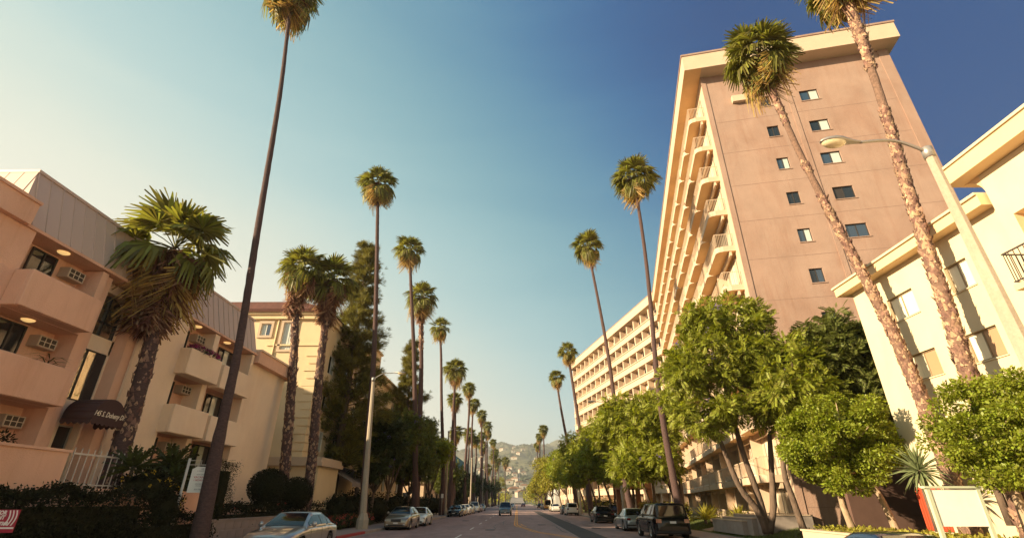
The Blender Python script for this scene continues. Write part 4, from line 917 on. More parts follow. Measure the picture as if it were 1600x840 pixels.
palm('slim palm left of the far wing, fourth along the right pavement', [(9.9,89,.1),(9.2,89,8),(7.9,89,17),(7.3,89,22.2)], [.4,.27,.2,.17], 1.7, near=False, group=GR, var=2)
for i,(y,z,l) in enumerate(((171,23.6,'upper'),(202,24.8,'middle'),(226,23.9,'lower'))):
    palm(f'distant palm above the yellow trees, {l} crown of the cluster of three', [(9.2,y,.1),(9,y,10),(9,y,z)], [.4,.25,.2], 2.0, var=i+1, group='three distant palms over the yellow trees', step=1.2)
palm('leaning rough-barked palm in front of the tower windows, full crown', [(x*1.07,y*1.07,1.75+(z-1.75)*1.07) for x,y,z in [(12.6,15.4,.4),(12.6,15.4,2.15),(12.61,15.4,3.2),(12.57,15.4,4.7),(12.44,15.4,6.55),(12.22,15.4,8.1),(11.95,15.4,9.75),(11.61,15.4,11.8),(11.27,15.4,14.2),(11.1,15.4,15.85),(10.97,15.4,17.3),(10.85,15.4,19.5)]], [.30,.25,.215,.195,.175,.16,.145,.135,.125,.12,.13,.15], 1.86, near=True, boots=[(.0,.62),(.67,.70),(.80,1.0)], skirt=(1.3,60,1.2), group='two leaning rough palms by the cream building', nfr=56, dry=18, bootsize=.125, low=-58, top=74, dens=1.9, trunk_mat=M_BARKM)
palm('leaning rough-barked palm nearer the right lamp, crown cut by the picture top', [(x*1.04,y*1.04,1.75+(z-1.75)*1.04) for x,y,z in [(12.3,13.2,.4),(12.28,13.2,2.5),(12.29,13.2,4.6),(12.31,13.2,5.3),(12.46,13.2,6.8),(12.56,13.2,8.3),(12.71,13.2,10.1),(12.91,13.2,12.1),(13.14,13.2,14.1),(13.33,13.2,16.3),(13.5,13.2,18.3),(13.55,13.2,21.6)]], [.30,.25,.21,.20,.19,.18,.165,.155,.14,.14,.19,.2], 1.85, near=True, boots=[(.0,.66),(.75,1.0)], skirt=(.8,44,1.3), group='two leaning rough palms by the cream building', nfr=52, dry=22, bootsize=.135, low=-50, dens=1.9, trunk_mat=M_BARKM)

# ================================================================ BROADLEAF TREES, SHRUBS
leaf_v = [(0,0,0),(.5,.28,.05),(1,0,-.06),(.5,-.28,.05)]; leaf_f = [(0,1,2,3)]
def pinnate(n=7):
    v, f = [], []
    for i in range(n):
        x = .12+.8*i/n; L = .34*(1-.5*abs(i/n-.45))
        for s in (-1,1):
            b = len(v); z = -.22*x*x
            v += [(x,0,z),(x+.10+L*.35,s*L*.5,z-.02),(x+.16+L*.1,s*L,z-.07),(x+.02,s*L*.55,z-.02)]; f.append((b,b+1,b+2,b+3))
    b = len(v); v += [(.95,-.02,-.2),(1.25,0,-.34),(.95,.02,-.2),(.9,0,-.18)]; f.append((b,b+1,b+2,b+3))
    return v, f
PIN = pinnate(6)
def needle_tuft():
    v, f = [], []
    for k in range(7):
        a = 2*PI*k/7; b = len(v); c, s = math.cos(a)*.45, math.sin(a)*.45
        v += [(0,0,0),(.5,c*.6+.03,s*.6+.03),(1,c,s),(.5,c*.6-.03,s*.6-.03)]; f.append((b,b+1,b+2,b+3))
    return v, f
TUFT = needle_tuft()
def crown_pts(rng, blobs, nsub, nper, rs, fill=.5, flat=.75):
    w = np.array([r[0]*r[1]+r[1]*r[2]+r[0]*r[2] for c, r in blobs]); w = w/w.sum()
    which = rng.choice(len(blobs), nsub, p=w)
    C0 = np.array([b_[0] for b_ in blobs])[which]; Rr = np.array([b_[1] for b_ in blobs])[which]
    d = unit(rng,nsub); rad = fill+(1-fill)*rng.random((nsub,1))**.6
    sub = C0+d*Rr*rad
    srs = rs*rng.uniform(.6,1.3,(nsub,1))
    S = np.repeat(sub,nper,0); dd = unit(rng,nsub*nper); dd[:,2] = dd[:,2]*.9+.15
    T = S+dd*np.repeat(srs,nper,0)*rng.random((nsub*nper,1))**.4*np.array([1,1,flat])
    return sub, T, dd
def foliage(name, rng, blobs, nsub, nper, rs, tmpl, size, m, parent, off, droop=.2, fill=.5, flat=.75, sj=.35, up=.8):
    sub, T, dd = crown_pts(rng, blobs, nsub, nper, rs, fill, flat)
    a = dd+rng.normal(0,.5,dd.shape)+np.array([0,0,-droop]); n_ = np.tile([0,0,up],(len(T),1))+rng.normal(0,.55,dd.shape)+dd*.3
    v,f = stamp(tmpl[0], tmpl[1], frames(a,n_), T-np.array(off), size*rng.uniform(1-sj,1+sj,len(T)))
    me = mesh_np(name, v, f, [m]); o = link(name, me, parent); return o, sub
LEAF = (leaf_v, leaf_f)
def tree(label, base, fork, blobs, m, tmpl=LEAF, nsub=160, nper=120, rs=.5, size=.13, tr=.16, trunks=None, group=None, wood=None, nb=16, cat='tree', name='tree', flowers=None, seed=1, fill=.5, flat=.75, droop=.2):
    rng = np.random.default_rng(seed); t = thing(name, label, cat, base, 0, group); off = Vector(base)
    g = MB(); trunks = trunks or [[base, fork]]
    tops = []
    for tk in trunks:
        sp = smooth_path([Vector(p)-off for p in tk], .35); n = len(sp)
        rr = [tr*(1.25 if i == 0 else 1.0)*(1-.45*i/n)*(1+rng.uniform(-.05,.05)) for i in range(n)]
        g.tube(sp, rr, n=9, jit=.05, rng=rng); tops.append((sp[-1], rr[-1]))
    g.build('trunk', wood or M_WOOD, t)
    o, sub = foliage('crown', rng, blobs, nsub, nper, rs, tmpl, size, m, t, base, droop, fill, flat)
    h = MB()
    for i, bl in enumerate(blobs):
        c = Vector(bl[0])-off; p, r0 = min(tops, key=lambda q: (q[0]-c).length)
        mid = p.lerp(c,.5)+Vector((rng.uniform(-.3,.3),rng.uniform(-.3,.3),-.12*(c-p).length))
        h.tube(smooth_path([p,mid,c],.6), np.linspace(r0*.85,r0*.35,len(smooth_path([p,mid,c],.6))), n=6)
        for k in range(max(2,nb//len(blobs))):
            s = Vector(sub[rng.integers(len(sub))])-off
            if (s-c).length > max(bl[1])*1.1: continue
            q = mid.lerp(c, rng.uniform(0,1)); mm = q.lerp(s,.55)+Vector((0,0,-.1*(s-q).length))
            h.tube([q,mm,s], [r0*.4,r0*.25,r0*.1], n=5)
    h.build('limb', wood or M_WOOD, t)
    if flowers:
        fm_, nf, fs = flowers
        idx = rng.choice(len(sub), nf); T = []
        for i in idx:
            q = sub[i]+unit(rng,1)[0]*rs*.9; q[2] += rs*.5
            T.append(q+rng.normal(0,.09,(26,3)))
        T = np.concatenate(T); v,f = stamp(leaf_v,leaf_f,frames(unit(rng,len(T)),unit(rng,len(T))),T-np.array(base),rng.uniform(.6,1.2,len(T))*fs)
        link('blossom', mesh_np('blossom', v, f, [fm_]), t)
    return t
# right: round-headed trees in the planter
tree('round bright-green tree in the planter, left of the bare-board sign', (12.5,20.6,.72), (12.2,20.3,2.4), [((12.2,19.5,3.75),(1.75,1.7,1.35)),((11.1,19.2,3.7),(1.1,1.1,1.1)),((13.4,19.6,3.8),(1.1,1.1,1.1)),((12.1,18.9,4.6),(1.4,1.3,.9)),((11.6,18.9,2.8),(1.2,1.1,.75))], M_LEAFB, nsub=120, nper=400, rs=.40, size=.112, tr=.13, wood=M_WOODL, nb=20, seed=5, fill=.84, group='round-headed trees of the street planter', trunks=[[(12.55,20.6,.72),(12.35,20.5,1.6),(12.2,20.3,2.7)],[(13.2,19.2,.72),(13.0,19.2,1.8),(12.7,19.3,2.9)]])
tree('round bright-green tree behind the right lamp post and sign', (11.9,12.9,.72), (11.9,12.8,2.6), [((12.0,12.6,3.55),(1.25,1.2,1.15)),((11.0,12.6,3.2),(.75,.8,.7)),((12.6,12.2,4.1),(1.0,1.0,.75)),((12.0,11.4,3.4),(1.1,1.1,1.0)),((12.6,10.7,3.7),(1.1,1.1,1.0)),((11.5,12.3,2.6),(1.0,.9,.55))], M_LEAFB, nsub=140, nper=390, rs=.33, size=.085, tr=.12, wood=M_WOODL, nb=20, seed=6, fill=.82, group='round-headed trees of the street planter')
# jacarandas
tree('large feathery jacaranda with forked leaning trunk before the tower', (11.6,25.6,.5), (11.4,25.5,1.4), [((10.3,24.3,8.3),(2.0,1.8,1.6)),((11.6,24.6,10.0),(1.6,1.6,1.6)),((12.3,24.2,8.0),(1.4,1.4,1.5)),((8.7,24.4,7.6),(1.2,1.3,1.2)),((9.8,24.2,10.2),(1.3,1.3,.9)),((9.2,24.0,5.6),(1.2,1.2,1.0)),((11.3,23.8,5.6),(1.3,1.0,.8)),((13.1,24.4,5.8),(.9,1.0,.9)),((7.9,24.5,6.0),(.8,.8,.8))], M_LEAFJ, PIN, nsub=300, nper=38, rs=.46, size=.34, tr=.17, nb=70, seed=7, fill=.5, flowers=(M_PURP,26,.09),
     trunks=[[(11.6,25.6,.5),(11.2,25.4,1.5),(10.5,25.2,2.5),(9.9,25.0,4.6)],[(11.6,25.6,.5),(11.5,25.5,1.8),(11.0,25.2,4.0),(10.7,24.9,6.0)],[(11.65,25.6,.5),(12.0,25.5,1.3),(12.15,25.4,2.2),(12.5,25.2,4.8)]])
tree('second jacaranda with slanting trunk behind the round planter tree', (12.6,24.2,.5), (12.2,23.9,2.4), [((13.4,23.0,7.9),(1.1,1.1,1.0)),((12.4,22.8,6.3),(1.2,1.0,1.2)),((13.4,22.6,6.0),(1.0,1.0,1.0))], M_LEAFJ, PIN, nsub=110, nper=15, rs=.5, size=.48, tr=.15, nb=20, seed=8, flowers=(M_PURP,6,.08), trunks=[[(12.6,24.2,.5),(12.3,24,1.9),(12.1,23.8,3.2),(12.4,23.2,5.4)]])
tree('dark dense tree filling the gap between tower and cream block', (16.4,24.5,.6), (16.2,24.3,3.5), [((15.9,23.6,8.6),(1.7,1.6,1.9)),((14.6,23.4,7.4),(1.2,1.3,1.5)),((17.2,23.8,7.2),(1.7,1.6,2.0)),((15.6,23.2,6.0),(1.6,1.4,1.5))], M_LEAFM, PIN, nsub=420, nper=22, rs=.45, size=.40, tr=.2, nb=20, seed=9, fill=.4)
jr = [(36,9.3,11.0,6.9,2.7,'first of the jacaranda row, behind the black off-roader'),(45,9.6,11.4,7.2,2.9,'second of the jacaranda row, over the silver coupe'),(54,9.4,11.6,7.4,2.9,'third of the jacaranda row, above the terracotta canopy'),(64,9.3,11.5,7.6,3.1,'fourth of the jacaranda row, before the far wing'),(76,9.6,11.5,8.2,3.2,'fifth of the jacaranda row, below the far wing corner'),(90,9.3,11.5,8.3,3.2,'sixth of the jacaranda row, at its left end')]
for i,(y,xc,xb,zc,r_,lab) in enumerate(jr):
    q = random.Random(i+40); zc -= .15; r_ *= 1.08; bl = [((xc+q.uniform(-.4,.4),y,zc),(r_*.8,r_*.8,r_*.55))]
    for k in range(8): a = k*.8+q.random(); bl.append(((xc+math.cos(a)*r_*.62,y+math.sin(a)*r_*.6,zc+q.uniform(-2.9,1.5)),(r_*.42,r_*.42,r_*.38)))
    tree('feathery yellow-green tree, '+lab, (xb,y+.5,.3), (xb-.4,y,2.5), bl, M_LEAFJ, PIN, nsub=250, nper=28, rs=.55, size=.44, tr=.17, nb=34, seed=50+i, group='jacaranda trees along the right pavement', flowers=(M_PURP,14,.11), trunks=[[(xb,y+.5,.3),(xb-.3,y+.3,1.8),(xb-1.2,y,4.6)],[(xb,y+.5,.3),(xb+.3,y+.7,2.2),(xb+.2,y+.6,4.8)]])
yr = [(108,9.0,7.6,3.4,M_LEAFB,'bright yellow-green tree left of the jacarandas'),(126,9.0,7.8,3.6,M_LEAFY,'olive-gold tree behind the white cars'),(146,8.4,9.5,4.0,M_LEAFY,'tallest olive-gold tree under the three distant palms'),(170,8.2,8.2,3.8,M_LEAFY,'olive-gold tree over the orange truck'),(200,8.2,7.4,3.8,M_LEAFY,'olive-gold tree next farther than the orange truck'),(235,8.4,7.2,4.0,M_LEAFB,'small yellow-green tree near the far road end'),(280,8.6,7.4,4.2,M_LEAFY,'farthest small golden tree of the right pavement')]
for i,(y,xc,zc,r_,m_,lab) in enumerate(yr):
    q = random.Random(i+80); bl = [((xc,y,zc),(r_*.75,r_*.75,r_*.9))]
    for k in range(6): a = k*1.05+q.random(); bl.append(((xc+math.cos(a)*r_*.5,y+math.sin(a)*r_*.5,zc+q.uniform(-3,2.6)),(r_*.45,r_*.45,r_*.42)))
    tree(lab, (xc+1.5,y,.3), (xc+1,y,3), bl, m_, LEAF, nsub=170, nper=42, rs=.95, size=.42, tr=.22, nb=14, seed=80+i, group='far trees along the right pavement')
# left: conifer, second conifer, dark broadleaf masses
def conifer(label, base, top, rmax, n, seed, m=None, lo=.12, size=.42, skew=0.):
    rng = np.random.default_rng(seed); t = thing('conifer', label, 'tree', base); H = top-base[2]
    g = MB(); g.tube([(0,0,0),(.05,0,H*.4),(skew*.6,0,H*.97)], [.36,.24,.04], n=9); g.build('trunk', M_WOOD, t)
    T, DD = [], []; h = MB()
    for k in range(n):
        q = lo+(1-lo)*((k+.5)/n); z = H*q; prof = rmax*min(1,(1.06-q)*1.55)**.75*(1+.25*math.sin(q*23))
        az = k*2.4+rng.uniform(-.4,.4); L = prof*rng.uniform(.55,1.1)
        d = np.array([math.cos(az),math.sin(az),.28]); p0 = np.array([skew*.6*q,0,z])
        h.tube([Vector(p0),Vector(p0+d*L*.95)], [.05,.015], n=4)
        m_ = int(15+L*16)
        for j in range(3):
            c = p0+d*L*(.45+.27*j)+rng.normal(0,.12,3)
            tt = c+rng.normal(0,1,(m_,3))*np.array([.30,.30,.22])*(.55+L*.22); T.append(tt); DD.append(np.tile(d+np.array([0,0,.35]),(m_,1)))
    h.build('limb', M_WOOD, t); T = np.concatenate(T); DD = np.concatenate(DD)
    v,f = stamp(TUFT[0],TUFT[1],frames(DD+rng.normal(0,.45,DD.shape),unit(rng,len(T))),T,size*rng.uniform(.6,1.25,len(T)))
    link('crown', mesh_np('crown', v, f, [m or M_PINE]), t); return t
conifer('tall dense conifer behind the right twin palm and grey awning', (-14.6,42,.2), 24.6, 2.9, 120, 61, lo=.16, size=.42)
conifer('dark open conifer behind the tall thin palm', (-14.6,66,.2), 22.0, 2.4, 80, 62, lo=.2, size=.5)
lt = [(46,-12.4,6.0,2.6,11,'dark tree between the conifer and the left lamp post'),(52,-12.6,8.2,3.0,11,'dark jacaranda right of the left lamp post'),(60,-12.2,6.8,3.0,11,'dark tree hanging over the beige sedan'),(66,-12.8,9.4,2.9,11,'taller dark jacaranda left of the second lamp post'),(74,-12.2,7.9,3.0,26,'dark jacaranda with mauve blossom at the second lamp post'),(90,-12.6,5.8,2.7,0,'dark tree hiding the low cream building'),(108,-13,5.0,2.7,0,'dark tree before the teal roof'),(126,-13.2,5.0,2.7,0,'dark tree left of the white pickup')]
for i,(y,xc,zc,r_,fl,lab) in enumerate(lt):
    q = random.Random(i+20); bl = [((xc,y,zc),(r_*.8,r_*.8,r_*.7))]
    for k in range(6): a = k*1.05+q.random(); bl.append(((xc+math.cos(a)*r_*.6,y+math.sin(a)*r_*.6,zc+q.uniform(-2.2,1.4)),(r_*.45,r_*.45,r_*.42)))
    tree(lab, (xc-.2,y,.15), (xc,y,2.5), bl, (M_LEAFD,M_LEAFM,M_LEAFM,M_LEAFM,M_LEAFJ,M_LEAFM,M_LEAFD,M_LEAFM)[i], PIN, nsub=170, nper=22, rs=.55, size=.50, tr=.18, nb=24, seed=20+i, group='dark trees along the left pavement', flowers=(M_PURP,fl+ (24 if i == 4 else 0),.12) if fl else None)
for i,(y,xc,zc,r_) in enumerate([(148,-13,6.4,3.6),(172,-13,6.6,3.6),(200,-12.6,6.6,3.8),(232,-12.4,7.0,4.2),(268,-12.0,8.6,4.6),(310,-11.0,11,5.5)]):
    q = random.Random(i+120); bl = [((xc,y,zc),(r_*.8,r_*.9,r_*.8))]
    for k in range(5): a = k*1.2+q.random(); bl.append(((xc+math.cos(a)*r_*.5,y+math.sin(a)*r_*.5,zc+q.uniform(-2.4,1.8)),(r_*.45,r_*.45,r_*.42)))
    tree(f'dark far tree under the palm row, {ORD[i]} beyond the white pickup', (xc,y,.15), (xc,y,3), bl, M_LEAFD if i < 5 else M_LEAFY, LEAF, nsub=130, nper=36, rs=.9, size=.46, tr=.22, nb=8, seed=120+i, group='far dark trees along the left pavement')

def shrub(label, c, r, m, n=2600, size=.07, name='shrub', cat='shrub', core=True, tmpl=LEAF, flowers=None, group=None, seed=1, rs=.12, round_=False):
    rng = np.random.default_rng(seed); base = (c[0],c[1],max(.1,c[2]-r[2])); t = thing(name, label, cat, base, 0, group)
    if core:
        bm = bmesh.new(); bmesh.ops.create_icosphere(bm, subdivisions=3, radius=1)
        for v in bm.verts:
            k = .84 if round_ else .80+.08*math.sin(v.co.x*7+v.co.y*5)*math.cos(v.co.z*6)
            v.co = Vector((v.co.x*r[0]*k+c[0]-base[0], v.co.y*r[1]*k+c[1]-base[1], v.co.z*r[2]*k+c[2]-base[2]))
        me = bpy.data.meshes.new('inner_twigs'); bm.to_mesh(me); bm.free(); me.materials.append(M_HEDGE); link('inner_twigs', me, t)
    d = unit(rng,n); T = np.array(c)+d*np.array(r)*(rng.uniform(.84,1.0,(n,1)) if round_ else rng.uniform(.72,1.08,(n,1)))
    if not round_: T += .10*np.array(r)*np.sin(d*9+seed)
    a = d+rng.normal(0,.6,d.shape); v,f = stamp(tmpl[0],tmpl[1],frames(a,d+rng.normal(0,.4,d.shape)),T-np.array(base),size*rng.uniform(.6,1.4,n))
    link('foliage', mesh_np('foliage', v, f, [m]), t)
    if flowers:
        fm_, nf, fs = flowers; d = unit(rng,nf); d[:,2] = abs(d[:,2]); T = np.array(c)+d*np.array(r)*1.06; T = np.repeat(T,9,0)+rng.normal(0,fs*.6,(nf*9,3))
        v,f = stamp(leaf_v,leaf_f,frames(unit(rng,len(T)),unit(rng,len(T))),T-np.array(base),fs*rng.uniform(.7,1.3,len(T)))
        link('blossom', mesh_np('blossom', v, f, [fm_]), t)
    g = MB(); g.tube([(c[0]-base[0],c[1]-base[1],-.25 if base[2] > .3 else -.1),(c[0]-base[0],c[1]-base[1],r[2])],[.07,.04],n=6); g.build('stem',M_WOOD,t)
    return t
def hedge(label, boxes, m, n, size=.07, seed=1, group=None, flowers=None):
    rng = np.random.default_rng(seed); x0,x1,y0,y1,z0,z1 = boxes[0]; base = ((x0+x1)/2,(y0+y1)/2,z0); t = thing('hedge', label, 'hedge', base, 0, group)
    V, F, b_ = [], [], 0; g = MB(); TT = []
    for (x0,x1,y0,y1,z0,z1) in boxes:
        g.box(x0+.16,x1-.16,y0+.2,y1-.2,z0,z1-.30)
        A = [(y1-y0)*(z1-z0)]*2+[(x1-x0)*(z1-z0)]*2+[(x1-x0)*(y1-y0)*1.6]; k = rng.choice(5,n//len(boxes),p=np.array(A)/sum(A)); u = rng.random((len(k),3))
        P = np.stack([x0+u[:,0]*(x1-x0),y0+u[:,1]*(y1-y0),z0+u[:,2]*(z1-z0)],1)
        P[k==0,0] = x1; P[k==1,0] = x0; P[k==2,1] = y0; P[k==3,1] = y1; P[k==4,2] = z1
        P += rng.normal(0,.075,P.shape); P[:,2] += .09*np.sin(P[:,1]*2.7+P[:,0]*3)*(k==4); P[:,0] += .08*np.sin(P[:,1]*3.1+P[:,2]*4); TT.append(P)
    g.build('inner_twigs',M_HEDGE,t,off=base); T = np.concatenate(TT)
    v,f = stamp(leaf_v,leaf_f,frames(unit(rng,len(T))+np.array([0,0,.3]),unit(rng,len(T))),T-np.array(base),size*rng.uniform(.6,1.5,len(T)))
    link('foliage', mesh_np('foliage', v, f, [m]), t)
    if flowers:
        fm_, nf, fs = flowers; T = np.repeat(T[rng.choice(len(T),nf)],7,0)+rng.normal(0,fs*.5,(nf*7,3))
        v,f = stamp(leaf_v,leaf_f,frames(unit(rng,len(T)),unit(rng,len(T))),T-np.array(base),fs*rng.uniform(.7,1.3,len(T))); link('blossom', mesh_np('blossom', v, f, [fm_]), t)
    return t
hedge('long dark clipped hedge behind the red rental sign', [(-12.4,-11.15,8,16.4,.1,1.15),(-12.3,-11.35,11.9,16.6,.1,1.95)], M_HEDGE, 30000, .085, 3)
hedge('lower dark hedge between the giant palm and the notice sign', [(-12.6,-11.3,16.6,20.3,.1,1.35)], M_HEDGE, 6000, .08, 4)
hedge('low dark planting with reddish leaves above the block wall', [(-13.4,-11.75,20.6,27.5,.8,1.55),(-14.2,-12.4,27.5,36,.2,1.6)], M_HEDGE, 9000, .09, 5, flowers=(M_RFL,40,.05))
shrub('loose bush dotted with yellow flowers beside the striped palm trunk', (-12.3,17.4,2.1), (.75,.85,.65), M_HEDGE, 3400, .09, flowers=(M_YFL,26,.05), seed=4)
shrub('bush with yellow flowers directly left of the white notice sign', (-11.9,18.0,1.5), (.55,.6,.8), M_HEDGE, 2600, .08, flowers=(M_YFL,16,.05), seed=5)
shrub('rounded green bush behind the white notice sign', (-13.1,19.9,2.6), (.75,.75,.8), M_LEAFD, 3600, .07, seed=6)
shrub('clipped ball-shaped topiary, left and larger of the pair', (-12.5,26.5,2.45), (.95,.95,.85), M_HEDGE, 9000, .06, name='topiary', seed=7, round_=True, group='pair of ball topiaries')
shrub('clipped ball-shaped topiary, right and smaller of the pair', (-12.4,29.7,2.2), (.9,.9,.85), M_HEDGE, 8000, .06, name='topiary', seed=8, round_=True, group='pair of ball topiaries')
t_ = hedge('narrow upright hedge column against the pale end wall', [(-12.8,-12.2,21.8,22.7,.9,3.25)], M_HEDGE, 7000, .04, 9); t_.name = 'column_hedge'
for i,(x,y,z,r_,lab) in enumerate([(-11.7,31.5,.5,.5,'pink-flowered bush left of the lamp foot'),(-11.8,35.2,.5,.55,'red-flowered bush behind the lamp foot'),(-11.8,38.3,.5,.6,'red-flowered bush left of the beige sedan'),(-11.8,41.8,.55,.65,'red-flowered bush hidden behind the beige sedan')]):
    shrub(lab,(x,y,z),(r_,r_*1.6,r_*.8),M_LEAFD,1500,.09,flowers=(M_RFL,60,.07),seed=30+i,group='red flower bushes by the kerb')
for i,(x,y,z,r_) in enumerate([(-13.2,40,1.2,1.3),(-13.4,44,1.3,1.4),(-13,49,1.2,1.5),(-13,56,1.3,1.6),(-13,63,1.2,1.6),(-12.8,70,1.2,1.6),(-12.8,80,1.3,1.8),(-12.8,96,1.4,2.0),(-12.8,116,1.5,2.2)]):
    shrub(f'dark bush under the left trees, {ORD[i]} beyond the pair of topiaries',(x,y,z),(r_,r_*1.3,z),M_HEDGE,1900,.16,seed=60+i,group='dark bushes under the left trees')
for i,(x,y,z,r_) in enumerate([(12.3,41,1.0,.8),(12.6,46,1.0,.9),(12.4,50.5,1.1,1.0),(12.6,66,1.2,1.3),(12.4,74,1.2,1.3),(12.5,84,1.3,1.5),(12.4,98,1.3,1.6)]):
    shrub(f'yellow-green bush under the jacarandas, {ORD[i]} from the near end',(x,y,z),(r_,r_*1.2,z*.8),M_LEAFY,1600,.13,seed=90+i,group='bushes under the jacaranda row')
def rosette(label, c, n, L, m, cat, name, w=.05, lowel=-10, seed=1, stem=.5, group=None):
    rng = random.Random(seed); t = thing(name, label, cat, (c[0],c[1],c[2]-stem), 0, group); g = MB()
    g.tube([(0,0,0),(0,0,stem)],[.10,.09],n=8); g.build('stem',M_WOOD,t)
    lf = MB(); lf.add([(0,-w*.6,0),(0,w*.6,0),(.5,w,.0),(.5,-w,.0),(1,0,-.12),(.5,0,-.03),(0,0,-.02)],[(0,6,5,3),(6,1,2,5),(3,5,4),(5,2,4)]); me = lf.mesh('leaf', m)
    for k in range(n):
        el = R(85+(lowel-85)*k/n); link('leaf', me, t, (0,0,stem), (rng.uniform(-.4,.4),-el+rng.uniform(-.1,.1),k*2.4), L*rng.uniform(.8,1.1))
    return t
M_YUC = mat('yucca_leaf',(.16,.19,.08),.6,trans=.2)
rosette('spiky grey-green yucca between the round trees and the rough trunk', (11.9,15.6,2.6), 90, .85, M_YUC, 'yucca', 'yucca', .05, -60, 1, 1.6)
rosette('spiky grey-green yucca just right of the rough leaning trunk', (12.9,14.4,2.9), 80, .8, M_YUC, 'yucca', 'yucca', .05, -50, 2, 1.7)
for i,(x,y,lab) in enumerate(((12.0,34.8,'arching strap-leaved plant beside the garden path, nearest the kerb'),(12.9,36.2,'arching strap-leaved plant behind the black off-roader'),(13.2,32.4,'arching strap-leaved plant at the foot of the stepped wall'))):
    rosette(lab, (x,y,.75), 46, 1.0, M_LEAFY, 'plant', 'strap_plant', .07, 5, 5+i, .25, 'strap-leaved plants by the garden path')
for i,(x,y,z,L,lab) in enumerate(((-12.6,17.0,2.75,.75,'fern-like dark plant between railing and striped trunk'),(-12.9,19.3,3.0,.8,'fern-like dark plant above the yellow-flowered bushes'),(-12.2,18.6,2.5,.6,'small fern-like dark plant left of the notice sign'))):
    t = thing('fern_palm', lab, 'plant', (x,y,z-1.2), 0, 'fern-like plants before the terrace'); g = MB(); g.tube([(0,0,0),(0,0,1.2)],[.06,.05],n=6); g.build('stem',M_WOOD,t)
    v = np.array(PIN[0]); f = np.array(PIN[1]); v = v*np.array([1,.6,1.6]); me = mesh_np('frond', v, f, [M_LEAFD])
    for k in range(22): link('frond', me, t, (0,0,1.2), (random.Random(k).uniform(-.5,.5),-R(75-4*k),k*2.4), L*1.1)
# groundcover of the street planter
rng = np.random.default_rng(8); n = 4200; x = rng.uniform(11.55,13.3,n); y = rng.uniform(8,21.6,n); z = .78+.14*np.abs(np.sin(x*4+y*1.3))*rng.random(n)
v,f = stamp(leaf_v,leaf_f,frames(unit(rng,n)+np.array([0,0,.5]),unit(rng,n)),np.stack([x,y,z],1),rng.uniform(.06,.16,n)); o = link('groundcover', mesh_np('groundcover', v, f, [M_LEAFY])); tag(o,'low yellow-green groundcover filling the street planter','groundcover',kind='stuff')
# balcony plants
shrub('magenta bougainvillea spilling over the upper right balcony', (-14.55,21.9,8.02), (.28,1.05,.17), M_LEAFD, 500, .07, name='flower_box', cat='flowers', core=False, flowers=(M_MFL,120,.06), seed=12)
t = thing('potted_plant','spiky potted plant on the middle left balcony','plant',(-14.9,15.0,4.65)); g = MB(); g.lathe([(0,0),(.13,0),(.17,.3),(.15,.3),(.0,.28)],14); g.build('pot',mat('teal_pot',(.03,.16,.18),.4),t)
lf = MB(); lf.add([(0,-.02,0),(0,.02,0),(.5,.03,.02),(.5,-.03,.02),(1,0,-.25)],[(0,1,2,3),(3,2,4)]); me = lf.mesh('leaf',M_LEAFD)
for k in range(34): link('leaf', me, t, (0,0,.3+.03*k), (0,-R(70-1.8*k),k*2.4), .65)
shrub('dark leafy plant along the ground-floor patio wall', (-13.6,12.6,3.2), (.3,1.0,.28), M_HEDGE, 900, .08, core=False, seed=14, name='patio_plant', cat='plant')

# ================================================================ CARS
def interp(pts, t):
    xs = [p[0] for p in pts]; return float(np.interp(t, xs, [p[1] for p in pts]))
SHAPES = {
 'sedan': dict(deck=[(-.5,.60),(-.492,.80),(-.46,.93),(-.33,.965),(0,.95),(.18,.935),(.27,.90),(.40,.80),(.465,.70),(.49,.58),(.5,.46)], gh=(-.37,-.20,.045,.235), wr=.66),
 'coupe': dict(deck=[(-.5,.58),(-.492,.80),(-.46,.90),(-.33,.93),(0,.90),(.15,.88),(.25,.85),(.40,.74),(.465,.64),(.49,.52),(.5,.42)], gh=(-.40,-.16,.0,.20), wr=.62),
 'suv': dict(deck=[(-.5,.60),(-.495,.98),(-.48,1.10),(0,1.10),(.2,1.08),(.25,1.07),(.42,.98),(.475,.86),(.495,.70),(.5,.52)], gh=(-.487,-.455,.09,.235), wr=.74),
 'pickup': dict(deck=[(-.5,.60),(-.495,1.0),(-.3,1.02),(0,1.05),(.2,1.05),(.25,1.05),(.42,.98),(.475,.88),(.495,.70),(.5,.52)], gh=(-.08,-.05,.10,.22), wr=.72)}
